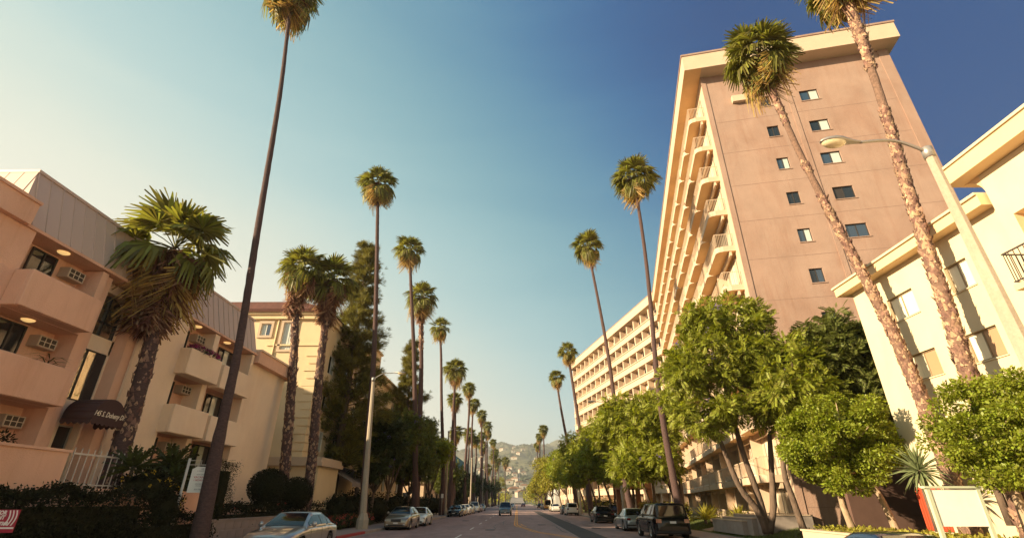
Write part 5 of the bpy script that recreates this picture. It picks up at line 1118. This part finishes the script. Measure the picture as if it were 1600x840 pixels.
def car(label, loc, facing, kind, paint, L=4.7, Wd=1.8, H=1.43, group=None, detail=True, cat='car', front_glow=False, tail=None, name='parked_car'):
    """facing: +1 nose along +y, -1 nose along -y (towards the camera)"""
    sh = SHAPES[kind]; t = thing(name, label, cat, loc, 0 if facing > 0 else PI, group)
    hw = Wd/2; hs = H/1.43 if kind in ('sedan','coupe') else H/1.78
    ya, yb, yc, yd = [L*q for q in sh['gh']]
    wheels = (L*.30, -L*.285); wr_ = .33 if kind in ('sedan','coupe') else .38
    def deck(y): return interp(sh['deck'], y/L)*(hs if kind in ('sedan','coupe') else 1)
    def half(y):
        q = abs(y/L)*2; return hw*(1-.035*q**2-.20*max(0,(q-.84)/.16)**2.4)
    zb0 = .20 if kind in ('sedan','coupe') else .30
    ys = sorted(set([round(-L/2+L*i/70,3) for i in range(71)]))
    rows = []
    for y in ys:
        zb = zb0+(.05 if abs(y) > L*.46 else 0); arch = zb
        for wy in wheels:
            d = abs(y-wy)
            if d < wr_+.07: arch = max(arch, wr_+math.sqrt((wr_+.07)**2-d*d))
        w = half(y); zt = deck(y); zs = zt-.07*(1 if kind != 'suv' else .7); low = min(arch, zs-.12)
        mid = max(low+.02, zb+(zs-zb)*.42)
        sec = [(w*.955 if arch <= zb+.001 else w*.99, low),(w, max(mid,low+.02)),(w*1.0, max(zs-.14,low+.05)),(w*.975, zs),(w*.90, zt),(w*.5, zt+.022),(0, zt+.028)]
        rows.append([(x,y,z) for x,z in sec]+[(-x,y,z) for x,z in reversed(sec[:-1])])
    g = MB(); n = len(rows[0]); vs = [p for r in rows for p in r]
    fs = [(i*n+k,i*n+k+1,(i+1)*n+k+1,(i+1)*n+k) for i in range(len(rows)-1) for k in range(n-1)]
    g.add(vs, fs, 0, True); base = 0; g.f += [tuple(range(n-1,-1,-1)), tuple(range((len(rows)-1)*n,len(rows)*n))]; g.m += [0,0]; g.sm += [False,False]
    body = g.build('body', paint, t); fixnormals(body)
    # dark underside and wheel wells
    g = MB(); g.box(-hw*.90,hw*.90,-L*.48,L*.47,zb0-.03,min(.62,deck(0)-.2)); g.build('underbody', M_BLACK, t)
    # greenhouse
    wbelt = lambda y: half(y)*.945; wroof = hw*sh['wr']
    def top(y):
        if y < yb: q = (y-ya)/(yb-ya)
        elif y > yc: q = (yd-y)/(yd-yc)
        else: q = 1
        q = max(0,min(1,q)); base_z = deck(y); crown = H-.018*((y-(yb+yc)/2)/((yc-yb)/2+.01))**2*hs if yb <= y <= yc else H-.018
        e = q**(.88 if kind in ('sedan','coupe') else .95)
        return base_z-.01+(crown-base_z+.01)*e, e
    gy = sorted(set([ya,yb,yc,yd]+[ya+(yb-ya)*i/6 for i in range(7)]+[yb+(yc-yb)*i/8 for i in range(9)]+[yc+(yd-yc)*i/6 for i in range(7)]))
    rows = []
    for y in gy:
        zt, e = top(y); zb = deck(y)-.03; wt = wbelt(y)*(1-e)*.97+wroof*e
        sec = [(wbelt(y),zb),(wbelt(y)*.995,zb+.04),(wt*1.0+.0,max(zb+.045,zt-.05*e-.005)),(wt*.93,zt-.008),(wt*.5,zt+.012),(0,zt+.016)]
        rows.append([(x,y,z) for x,z in sec]+[(-x,y,z) for x,z in reversed(sec[:-1])])
    g = MB(); n = len(rows[0]); g.add([p for r in rows for p in r],[(i*n+k,i*n+k+1,(i+1)*n+k+1,(i+1)*n+k) for i in range(len(rows)-1) for k in range(n-1)],0,True)
    rf = g.build('roof', paint, t); fixnormals(rf)
    # glass: side windows lie between belt and roof edge, windscreen and rear screen on the sloping ends
    def side_pt(y, v, s):
        zt, e = top(y); zb = deck(y)+.01; wt = wbelt(y)*(1-e)*.97+wroof*e; z1 = max(zb,zt-.05*e)
        return (s*(wbelt(y)+(wt-wbelt(y))*v+.012), y, zb+(z1-zb)*v)
    splits = {'sedan':[ya+(yb-ya)*.42,(ya+yb)/2+(yb-ya)*.40,(yb+yc)/2-.02,yd-(yd-yc)*.30],'coupe':[ya+(yb-ya)*.5,yb-.02,yc-(yc-yb)*.2,yd-(yd-yc)*.30],'suv':[yb+.06,yb+L*.17,(yb+yc)/2+L*.05,yd-(yd-yc)*.30],'pickup':[yb+.05,(yb+yc)/2-.1,(yb+yc)/2,yd-(yd-yc)*.30]}[kind]
    for s in (-1,1):
        for a, c in zip(splits[:-1], splits[1:]):
            a += .03; c -= .03; m_ = 5; pts = []
            for i in range(m_+1): pts.append(side_pt(a+(c-a)*i/m_, .10, s))
            for i in range(m_+1): pts.append(side_pt(a+(c-a)*i/m_, .90, s))
            q = MB(); q.add(pts,[(i,i+1,m_+2+i,m_+1+i) for i in range(m_)],0,True); q.build('side_window', M_CARGL, t)
    def end_glass(y0, y1, nm):     # y0 low end, y1 roof end
        q = MB(); m_ = 6; k_ = 8; pts = []
        for j in range(m_+1):
            v = .10+.82*j/m_; y = y0+(y1-y0)*v; zt, e = top(y); wt = (wbelt(y)*(1-e)*.97+wroof*e)*.88
            for i in range(k_+1):
                u = i/k_*2-1; pts.append((u*wt, y, zt+.024-.012*abs(u)**3-.006*(1-abs(u))))
        q.add(pts,[(j*(k_+1)+i,j*(k_+1)+i+1,(j+1)*(k_+1)+i+1,(j+1)*(k_+1)+i) for j in range(m_) for i in range(k_)],0,True); o = q.build(nm, M_CARGL, t)
    if kind in ('sedan','coupe'):
        end_glass(yd,yc,'windscreen'); end_glass(ya,yb,'rear_screen')
    else:
        end_glass(yd,yc,'windscreen'); q = MB(); zt = H-.14; zb = deck(ya)+.06; w1 = wbelt(ya)*.86; w2 = wroof*.86
        f_ = lambda z: ya-.012+(yb-ya)*max(0,(z-deck(ya))/(H-deck(ya)))**1.05-.012
        q.add([(-w1,f_(zb),zb),(w1,f_(zb),zb),(w2,f_(zt),zt),(-w2,f_(zt),zt)],[(0,1,2,3)]); q.build('rear_screen', M_CARGL, t)
    # wheels
    ty = MB(); W2 = .105; ty.lathe([(wr_*.66,-W2*.9),(wr_*.93,-W2),(wr_,-W2*.6),(wr_,W2*.6),(wr_*.93,W2),(wr_*.66,W2*.9)],22,axis='x'); tm = ty.mesh('tyre', M_TYRE)
    rm_ = MB(); rm_.lathe([(0,W2*.55),(wr_*.14,W2*.6),(wr_*.16,W2*.4)],14,axis='x')
    rm_.lathe([(wr_*.56,W2*.35),(wr_*.60,W2*.8),(wr_*.67,W2*.85)],22,axis='x')
    for k in range(7):
        a = 2*PI*k/7; c, s = math.cos(a), math.sin(a); p = lambda r, o, x: (x, c*r-s*o, s*r+c*o)
        rm_.add([p(wr_*.1,-.022,W2*.55),p(wr_*.1,.022,W2*.55),p(wr_*.62,.03,W2*.7),p(wr_*.62,-.03,W2*.7)],[(0,1,2,3)])
    rmm = rm_.mesh('rim', M_RIM); hb = MB(); hb.lathe([(0,W2*.15),(wr_*.66,W2*.2)],18,axis='x'); hbm = hb.mesh('brake_disc', M_BLACK)
    for s in (-1,1):
        for wy in wheels:
            o = link('wheel', tm, t, (s*(half(wy)-W2-.01), wy, wr_), (0,0,0 if s > 0 else PI)); link('rim', rmm, o); link('brake_disc', hbm, o)
    # lamps, grille, bumpers, plates, mirrors
    def patch(nm, m_, cx, cz, w, h, yend, wrap=.22, dz=0):
        q = MB(); k_ = 5; pts = []
        sgn = 1 if cx > 0 else -1; fr = 1 if yend > 0 else -1
        for j in range(3):
            for i in range(k_+1):
                x = abs(cx)-w/2+w*i/k_; z = cz-h/2+h*j/2-dz*i/k_*j*.0
                # find y on the body where the half width equals x or the deck reaches z
                y = L/2
                for _ in range(60):
                    if half(y) >= x/.985 and deck(y) >= z+.05: break
                    y -= .02
                pts.append((sgn*x, fr*(y+.012), z))
        q.add(pts,[(j*(k_+1)+i,j*(k_+1)+i+1,(j+1)*(k_+1)+i+1,(j+1)*(k_+1)+i) for j in range(2) for i in range(k_)],0,True); o = q.build(nm,m_,t); s_ = o.modifiers.new('s','SOLIDIFY'); s_.thickness = .02; s_.offset = 0
    zl = .64*hs if kind in ('sedan','coupe') else .80
    for s in (-1,1):
        patch('headlight', M_HEADL, s*hw*.70, zl-.02, hw*.36, .13, 1); patch('foglight', M_HEADL, s*hw*.66, .36, hw*.16, .06, 1)
    tz = .76*hs if kind in ('sedan','coupe') else .88
    for s in (-1,1):
        q = MB(); x0, x1 = sorted((s*hw*.60,s*hw*.80)); hh = .12 if kind in ('sedan','coupe') else .18
        q.box(x0,x1,-L/2-.012,-L/2+.10,tz-hh/2,tz+hh/2)
        q.box(*sorted((s*hw*.80,s*hw*.86)),-L/2+.03,-L/2+.14,tz-hh/2,tz+hh/2)
        q.build('taillight', tail or M_TAIL, t)
    q = MB(); q.box(-hw*.38,hw*.38,L/2-.05,L/2+.008,zl-.13,zl+.035); gr = q.build('grille', M_BLACK, t)
    q = MB(); 
    for i in range(4): q.box(-hw*.37,hw*.37,L/2+.008,L/2+.016,zl-.12+.042*i,zl-.11+.042*i)
    q.build('grille_bars', M_CHROME, gr)
    q = MB(); q.box(-hw*.70,hw*.70,L/2-.08,L/2+.02,.28,.36); q.build('air_intake', M_BLACK, t)
    q = MB(); q.box(-.16,.16,L/2+.01,L/2+.03,.40,.49); q.build('plate', M_PLATE, t)
    q = MB(); zp = .62*hs if kind in ('sedan','coupe') else .82; q.box(-.16,.16,-L/2-.02,-L/2-.005,zp-.05,zp+.05); q.build('plate', M_PLATE, t)
    q = MB(); q.box(-hw*.88,hw*.88,-L/2-.03,-L/2+.1,.34,.42); q.build('bumper_strip', M_BLACK, t)
    for s in (-1,1):
        q = MB(); ym = yd-(yd-yc)*.42; zm = deck(ym)+.10; x = hw*.98
        q.lathe([(.0,-.05),(.07,-.045),(.095,-.01),(.085,.03),(.0,.05)],12,axis='y',c=(s*(x+.09),ym,zm)); q.box(*sorted((s*(x-.06),s*(x+.05))),ym-.02,ym+.02,zm-.04,zm-.01); q.build('mirror', paint, t)
        q = MB()
        for yy in ((yb+yc)/2-.35,(yb+yc)/2+.55): q.box(*sorted((s*(half(yy)+.002),s*(half(yy)+.018))),yy-.08,yy+.08,deck(yy)-.17,deck(yy)-.145)
        q.build('door_handle', paint, t)
        q = MB()
        for yy in ((yb+yc)/2+.02, yc+(yd-yc)*.55, yb-.12 if kind != 'coupe' else yb+.1): q.box(*sorted((s*(half(yy)-.004),s*(half(yy)+.0015))),yy-.005,yy+.005,zb0+.12,deck(yy)-.06)
        q.build('door_gap', M_BLACK, t)
        q = MB(); q.box(*sorted((s*(hw*.985),s*(hw*1.008))),-L*.17,L*.19,.40,.44); q.build('rub_strip', paint, t)
    return t
def paint(name, c, metal=.35, rough=.32): return mat('paint_'+name, c, rough, metal=metal, coat=1, spec=.6)
P_SIL = paint('silver',(.42,.40,.38),.6,.28); P_BEI = paint('beige',(.34,.26,.18),.55,.3); P_WHI = paint('white',(.74,.70,.62),0,.3); P_BLK = mat('paint_black',(.004,.004,.005),.22,coat=.25,spec=.35)
P_BSL = paint('blue_silver',(.28,.33,.36),.55,.28); P_NAV = paint('navy',(.012,.02,.05),.2,.2); P_CRM = paint('cream',(.60,.50,.33),.1,.3); P_RED = paint('dark_red',(.16,.02,.02),.2,.3); P_GRY = paint('slate',(.07,.085,.10),.4,.3); P_DK = paint('charcoal',(.03,.03,.032),.3,.3); P_ORG = paint('orange',(.70,.27,.03),0,.4)
CGL, CGR = 'cars parked along the left kerb','cars parked along the right kerb'
car('silver sedan with chrome window trim parked at the near left kerb', (-8.5,20.9,0), -1, 'sedan', P_SIL, 4.88,1.84,1.42, CGL)
car('beige sedan parked behind the red kerb, facing the camera', (-8.45,40.2,0), -1, 'sedan', P_BEI, 4.8,1.8,1.47, CGL)
car('white two-door coupe parked directly behind the beige sedan', (-8.35,46.3,0), -1, 'coupe', P_WHI, 4.4,1.75,1.38, CGL)
car('black sedan parked first in the far left line', (-8.45,74.2,0), -1, 'sedan', P_BLK, 4.8,1.82,1.43, CGL)
car('cream sedan parked behind the black sedan', (-8.4,80.5,0), -1, 'sedan', P_CRM, 4.6,1.76,1.42, CGL)
car('white sedan parked behind the cream sedan', (-8.35,86.6,0), -1, 'sedan', P_WHI, 4.6,1.78,1.45, CGL)
car('pale beige sedan parked fourth in the far left line', (-8.3,93.6,0), -1, 'sedan', P_CRM, 4.7,1.8,1.5, CGL)
car('white pickup parked beyond the pale sedans', (-8.2,104,0), -1, 'pickup', P_WHI, 5.3,1.95,1.85, CGL, cat='pickup truck')
car('dark red sedan parked beyond the white pickup', (-8.2,113,0), -1, 'sedan', P_RED, 4.6,1.76,1.42, CGL)
car('dark sedan parked beyond the dark red one', (-8.2,124,0), -1, 'sedan', P_GRY, 4.6,1.76,1.42, CGL)
car('dark slate off-roader driving towards the camera in mid-street', (-1.75,80.5,0), -1, 'suv', P_GRY, 4.7,1.88,1.78, None, cat='suv', name='moving_car')
car('black boxy off-roader parked in front at the right kerb', (8.05,30.6,0), 1, 'suv', P_BLK, 4.7,1.98,1.72, CGR, cat='suv')
car('blue-silver coupe parked ahead of the black off-roader', (8.15,38.9,0), 1, 'coupe', P_BSL, 4.82,1.85,1.38, CGR)
car('black sedan parked ahead of the silver coupe', (8.2,52.8,0), 1, 'sedan', P_BLK, 4.8,1.82,1.43, CGR)
car('dark sedan standing on the driveway beyond the black sedan', (11.3,63,.14), 1, 'sedan', P_DK, 4.7,1.8,1.43, None)
car('white off-roader parked farther up the right kerb', (8.1,81,0), 1, 'suv', P_WHI, 4.6,1.86,1.7, CGR, cat='suv')
car('dark hatchback parked ahead of the white off-roader', (7.9,87.5,0), 1, 'sedan', P_GRY, 4.4,1.76,1.45, CGR)
car('white sedan parked beyond the dark hatchback', (8.0,113,0), 1, 'sedan', P_WHI, 4.6,1.8,1.45, CGR)
car('cream sedan parked beyond the white sedan on the right', (8.0,120,0), 1, 'sedan', P_CRM, 4.6,1.8,1.45, CGR)
car('orange van parked far up the right kerb', (8.0,143,0), 1, 'suv', P_ORG, 5.0,2.0,2.4, CGR, cat='van')
car('slate car parked beyond the orange van', (8.0,152,0), 1, 'sedan', P_GRY, 4.6,1.8,1.45, CGR)
car('silver car parked second beyond the orange van', (8.0,163,0), 1, 'sedan', P_SIL, 4.6,1.8,1.45, CGR)
car('black car parked third beyond the orange van', (7.6,180,0), 1, 'sedan', P_BLK, 4.6,1.8,1.45, CGR)
car('dark red car far away in the right lane', (2.6,230,0), 1, 'sedan', P_RED, 4.6,1.8,1.45, None, name='moving_car')
car('white car far away in the left lane', (-1.9,210,0), -1, 'sedan', P_WHI, 4.6,1.8,1.5, None, name='moving_car')
car('silver car far away in the left lane behind the off-roader', (-1.9,150,0), -1, 'sedan', P_SIL, 4.6,1.8,1.45, None, name='moving_car')
car('dark blue low coupe at the near right, only its roof in the picture', (7.3,11.2,0), 1, 'coupe', P_NAV, 4.5,1.8,1.22, CGR)

# ================================================================ LAMPS, SIGNS
def street_lamp(label, base, top, arm, head, r0, r1, foot=True, group='concrete street lamps with curved arms', small=False):
    t = thing('street_lamp', label, 'street lamp', base, 0, group); off = Vector(base); T = Vector(top)-off
    g = MB(); n = 8; pts = [Vector((0,0,0)).lerp(T,q) for q in np.linspace(0,1,14)]
    g.tube(pts, np.linspace(r0,r1,14), n=n, sm=False, ph=PI/8); g.build('pole', M_POLE, t)
    if foot: g = MB(); g.tube([(0,0,-.02),(0,0,.55),(0,0,.75),(0,0,.95)],[r0*1.75,r0*1.7,r0*1.35,r0*1.02],n=8,sm=False,ph=PI/8); g.build('foot', M_POLE, t)
    g = MB(); g.tube([T+Vector((0,0,-.22)),T+Vector((0,0,.06)),T+Vector((0,0,.10))],[r1*1.25,r1*1.25,r1*.7],n=10); g.build('collar', M_METAL, t)
    A = Vector(arm)-off; g = MB(); mid = T.lerp(A,.45)+Vector((0,0,.22*(A-T).length*.5))
    sp = smooth_path([T+Vector((0,0,-.05)),mid,A],.12); g.tube(sp,[.035]*len(sp),n=8); g.build('arm', M_METAL, t)
    d = (Vector(head)-Vector(arm)); d.z = 0; d.normalize(); Lh = (Vector(head)-Vector(arm)).length; H_ = A
    hd = MB(); m_ = 12; rings = []
    prof = [(0,.045,.045),(.18,.07,.06),(.34,.11,.09),(.5,.16,.12),(.68,.175,.12),(.85,.14,.09),(.97,.07,.05),(1.0,.01,.01)]
    side = Vector((-d.y,d.x,0)); vs = []
    for q, w, h in prof:
        for k in range(m_):
            a = 2*PI*k/m_; vs.append(H_+d*q*Lh+side*math.cos(a)*w+Vector((0,0,math.sin(a)*h*(1. if math.sin(a) > 0 else .45))))
    hd.add(vs,[(i*m_+k,i*m_+(k+1)%m_,(i+1)*m_+(k+1)%m_,(i+1)*m_+k) for i in range(len(prof)-1) for k in range(m_)],0,True); o = hd.build('lamp_head', M_METAL, t); fixnormals(o)
    gl = MB(); vs = []; c = H_+d*Lh*.67+Vector((0,0,-.04))
    for j in range(5):
        for k in range(16):
            a = 2*PI*k/16; q = math.cos(j/4*PI/2); vs.append(c+d*math.cos(a)*Lh*.30*q+side*math.sin(a)*.155*q+Vector((0,0,-.115*math.sin(j/4*PI/2))))
    gl.add(vs,[(i*16+k,i*16+(k+1)%16,(i+1)*16+(k+1)%16,(i+1)*16+k) for i in range(4) for k in range(16)],0,True); gl.build('lens', M_LAMPG, o, off=(0,0,0)); return t
street_lamp('concrete street lamp cutting across the cream building, head before the tower', (9.75,9.05,.15), (9.75,9.2,9.25), (8.15,9.1,9.42), (7.2,9.05,9.30), .20, .095)
street_lamp('concrete street lamp on the left kerb before the dark trees', (-10.35,36.4,.15), (-10.8,36.4,10.15), (-9.35,36.3,10.55), (-8.4,36.2,10.35), .23, .12)
street_lamp('slim street lamp behind the black parked sedan on the left', (-10.2,76.5,.15), (-10.3,76.5,11.4), (-8.6,76.3,11.8), (-7.7,76.2,11.7), .2, .11)
for i,y in enumerate((116,156,200)): street_lamp(f'distant left street lamp, {ORD[i]} beyond the second one', (-10.1,y,.15), (-10.1,y,10.6), (-8.5,y,11.0), (-7.6,y,10.9), .18, .11, group='distant lamps of the left kerb')
street_lamp('slim street lamp among the jacarandas by the silver coupe', (9.9,50,.15), (9.9,50,10.4), (8.2,50,10.9), (7.2,50,10.8), .19, .11)
street_lamp('slim street lamp beside the white off-roader on the right', (9.9,84,.15), (9.9,84,9.4), (8.3,84,9.9), (7.4,84,9.8), .18, .11)
street_lamp('pale street lamp beyond the white parked cars on the right', (9.9,108,.15), (9.9,108,9.2), (8.3,108,9.6), (7.4,108,9.5), .18, .11)
# blank board sign
BS = thing('board_sign','blank cream board on two green-white posts beside the planter','sign',(10.1,12.45,.15)); ob = (10.1,12.45,.15)
g = MB(); g.box(9.60,10.66,12.42,12.46,1.26,2.02); g.build('board', M_WHITE, BS, off=ob)
for x in (9.53,10.67):
    g = MB(); g.box(x-.04,x+.04,12.40,12.48,.15,2.04); g.build('post', mat('pale_green_paint',(.45,.48,.34),.7), BS, off=ob)
g = MB(); g.box(9.44,10.76,12.38,12.50,2.042,2.09); g.build('top_rail', MATS['pale_green_paint'], BS, off=ob)
# red rental sign on a stake
RS = thing('rental_sign','small red rental sign with white lettering on a wooden stake','sign',(-10.15,10.55,.15),R(6)); M_RED = mat('sign_red',(.36,.008,.03),.5); M_SW = mat('sign_white',(.80,.70,.62),.6)
g = MB(); g.box(-.27,.34,-.012,.012,1.07,1.47); g.build('panel', M_RED, RS)
g = MB(); g.box(.02,.07,.013,.045,-.1,1.3); g.build('stake', mat('stake_wood',(.62,.34,.10),.8), RS)
pn = link('print', MB().mesh('print', M_RED), RS)
for s, sz, z, x in (('FOR',.10,1.385,.03),('RENT',.10,1.30,.0),('555-7368',.083,1.20,.06)): text(s, sz, M_SW, RS, (x,-.0135,z), (PI/2,0,0), sx=.9, bold=.004, shear=.1)
bpy.data.objects.remove(pn)
g = MB(); g.box(-.27,.34,-.0135,-.0125,1.135,1.165); g.build('stripe', M_SW, RS); text('RENTAL STUDIO', .032, M_RED, RS, (-.02,-.0145,1.140), (PI/2,0,0))
for k in range(3):
    g = MB(); n = 8; xs_ = .165+.062*k; pts = []
    for i in range(n+1): a = i/n; pts.append((xs_+.045*math.sin(a*PI)*.8-.02*(1-a), 1.19+.27*a))
    vs = [(p[0]-.013,-.0135,p[1]) for p in pts]+[(p[0]+.013,-.0135,p[1]) for p in pts]
    g.add(vs,[(i,n+1+i,n+2+i,i+1) for i in range(n)]); g.build('swoosh', M_SW, RS)
# vacancy notice hanging from a post arm
VS = thing('notice_sign','white hanging notice with red vacancy lines between bush and palm','sign',(-11.5,18.2,.1),R(12)); M_NB = mat('notice_grey',(.30,.25,.24),.7); M_NR = mat('notice_red',(.50,.10,.09),.6)
g = MB(); g.tube([(-.05,0,0),(-.05,0,3.05)],.045,n=8); g.build('post', M_IRON, VS)
g = MB(); g.tube([(-.05,0,2.84),(.80,0,2.84)],.014,n=6); g.tube([(-.05,0,2.98),(.35,0,2.98)],.010,n=6); g.tube([(.35,0,2.84),(.35,0,2.98)],.010,n=6); g.build('arm', M_IRON, VS)
g = MB(); g.prism([(.12,1.95),(.66,1.95),(.76,2.08),(.76,2.78),(.26,2.78),(.12,2.70)],'y',-.012,.012); g.build('board', M_WHITE, VS)
for x in (.3,.7): g = MB(); g.tube([(x,0,2.77),(x,0,2.85)],.006,n=5); g.build('hook', M_METAL, VS)
for s, sz, z, mt in (('145',.075,2.68,M_NB),('S. DOHENY DR.',.045,2.625,M_NB),('NOW LEASING',.045,2.51,M_NB),('VACANCY',.095,2.41,M_NR),('1 BEDROOM',.075,2.32,M_NR),('APARTMENTS',.04,2.21,M_NB),('FOR RENT',.04,2.15,M_NB),('555-7368',.062,2.03,M_NB)): text(s, sz, mt, VS, (.45,-.0135,z), (PI/2,0,0), bold=.001)
# block planter wall, every block its own part
BW = thing('block_wall','low tan concrete-block planter wall beside the giant palm','wall',(-11.6,23.2,.1))
mb_ = MB(); mb_.box(-.1,.1,.006,.594,.006,.30); me = mb_.mesh('block', M_SIDE)
g = MB(); g.box(-.085,.085,-3,3.9,0,1.0); g.build('mortar', M_CONC, BW)
for r_ in range(3):
    for k in range(11): link('block', me, BW, (random.uniform(-.004,.004),-3+k*.62+(.3 if r_%2 else 0),.02+r_*.325))
g = MB(); g.box(-.13,.13,-3.05,4.25,1.0,1.06); g.build('cap', M_SIDE, BW)
g = MB(); g.box(-.09,.09,.03,3.0,0,.02)
# garden lantern post and small white parking sign far left
GLp = thing('garden_lantern','dark post lantern beside the orange wall behind the lamp','lantern',(-13.0,43,.15)); g = MB(); g.tube([(0,0,0),(0,0,2.2)],.05,n=6); g.build('post',M_BLKIRON,GLp); g = MB(); g.lathe([(.0,2.2),(.14,2.22),(.2,2.6),(.08,2.75),(0,2.85)],8); g.build('lantern_head',M_BLKIRON,GLp)
for i,(x,y,lab) in enumerate(((-9.75,69.5,'small white kerb sign by the second left lamp'),(9.75,107,'small white kerb sign before the pale right lamp'))):
    t = thing('kerb_sign',lab,'sign',(x,y,.15),0,'small kerb signs'); g = MB(); g.tube([(0,0,0),(0,0,2.6)],.03,n=6); g.build('post',M_METAL,t); g = MB(); g.box(-.16,.16,-.04,-.032,2.1,2.6); g.build('plate',M_WHITE,t)
# traffic signals at the far crossing
for s in (-1,1):
    t = thing('traffic_signal',f'distant traffic signal on the {"left" if s < 0 else "right"} side of the far crossing','traffic signal',(s*9.8,300,.15)); g = MB(); g.tube([(0,0,0),(0,0,6.2),(-s*.6,0,6.6),(-s*5,0,6.8)],.12,n=6); g.build('mast',M_METAL,t); g = MB(); g.box(-s*5-.3,-s*5+.3,-.3,.3,5.9,7.0); g.build('signal_head',M_BLKIRON,t)

# ================================================================ HAZE
hz = MB(); hz.box(-1700,1700,-60,4700,-1.03,330); 
HM = bpy.data.materials.new('haze'); HM.use_nodes = True; t_ = HM.node_tree; t_.nodes.remove(t_.nodes['Principled BSDF'])
pv = t_.nodes.new('ShaderNodeVolumePrincipled'); pv.inputs['Color'].default_value = (1,.97,.90,1); pv.inputs['Density'].default_value = 2.0e-4; pv.inputs['Anisotropy'].default_value = .3
t_.links.new(pv.outputs[0], t_.nodes['Material Output'].inputs['Volume'])
o = hz.build('haze', HM, kind='stuff'); tag(o, 'thin warm haze lying over the far hills', 'haze', kind='stuff')
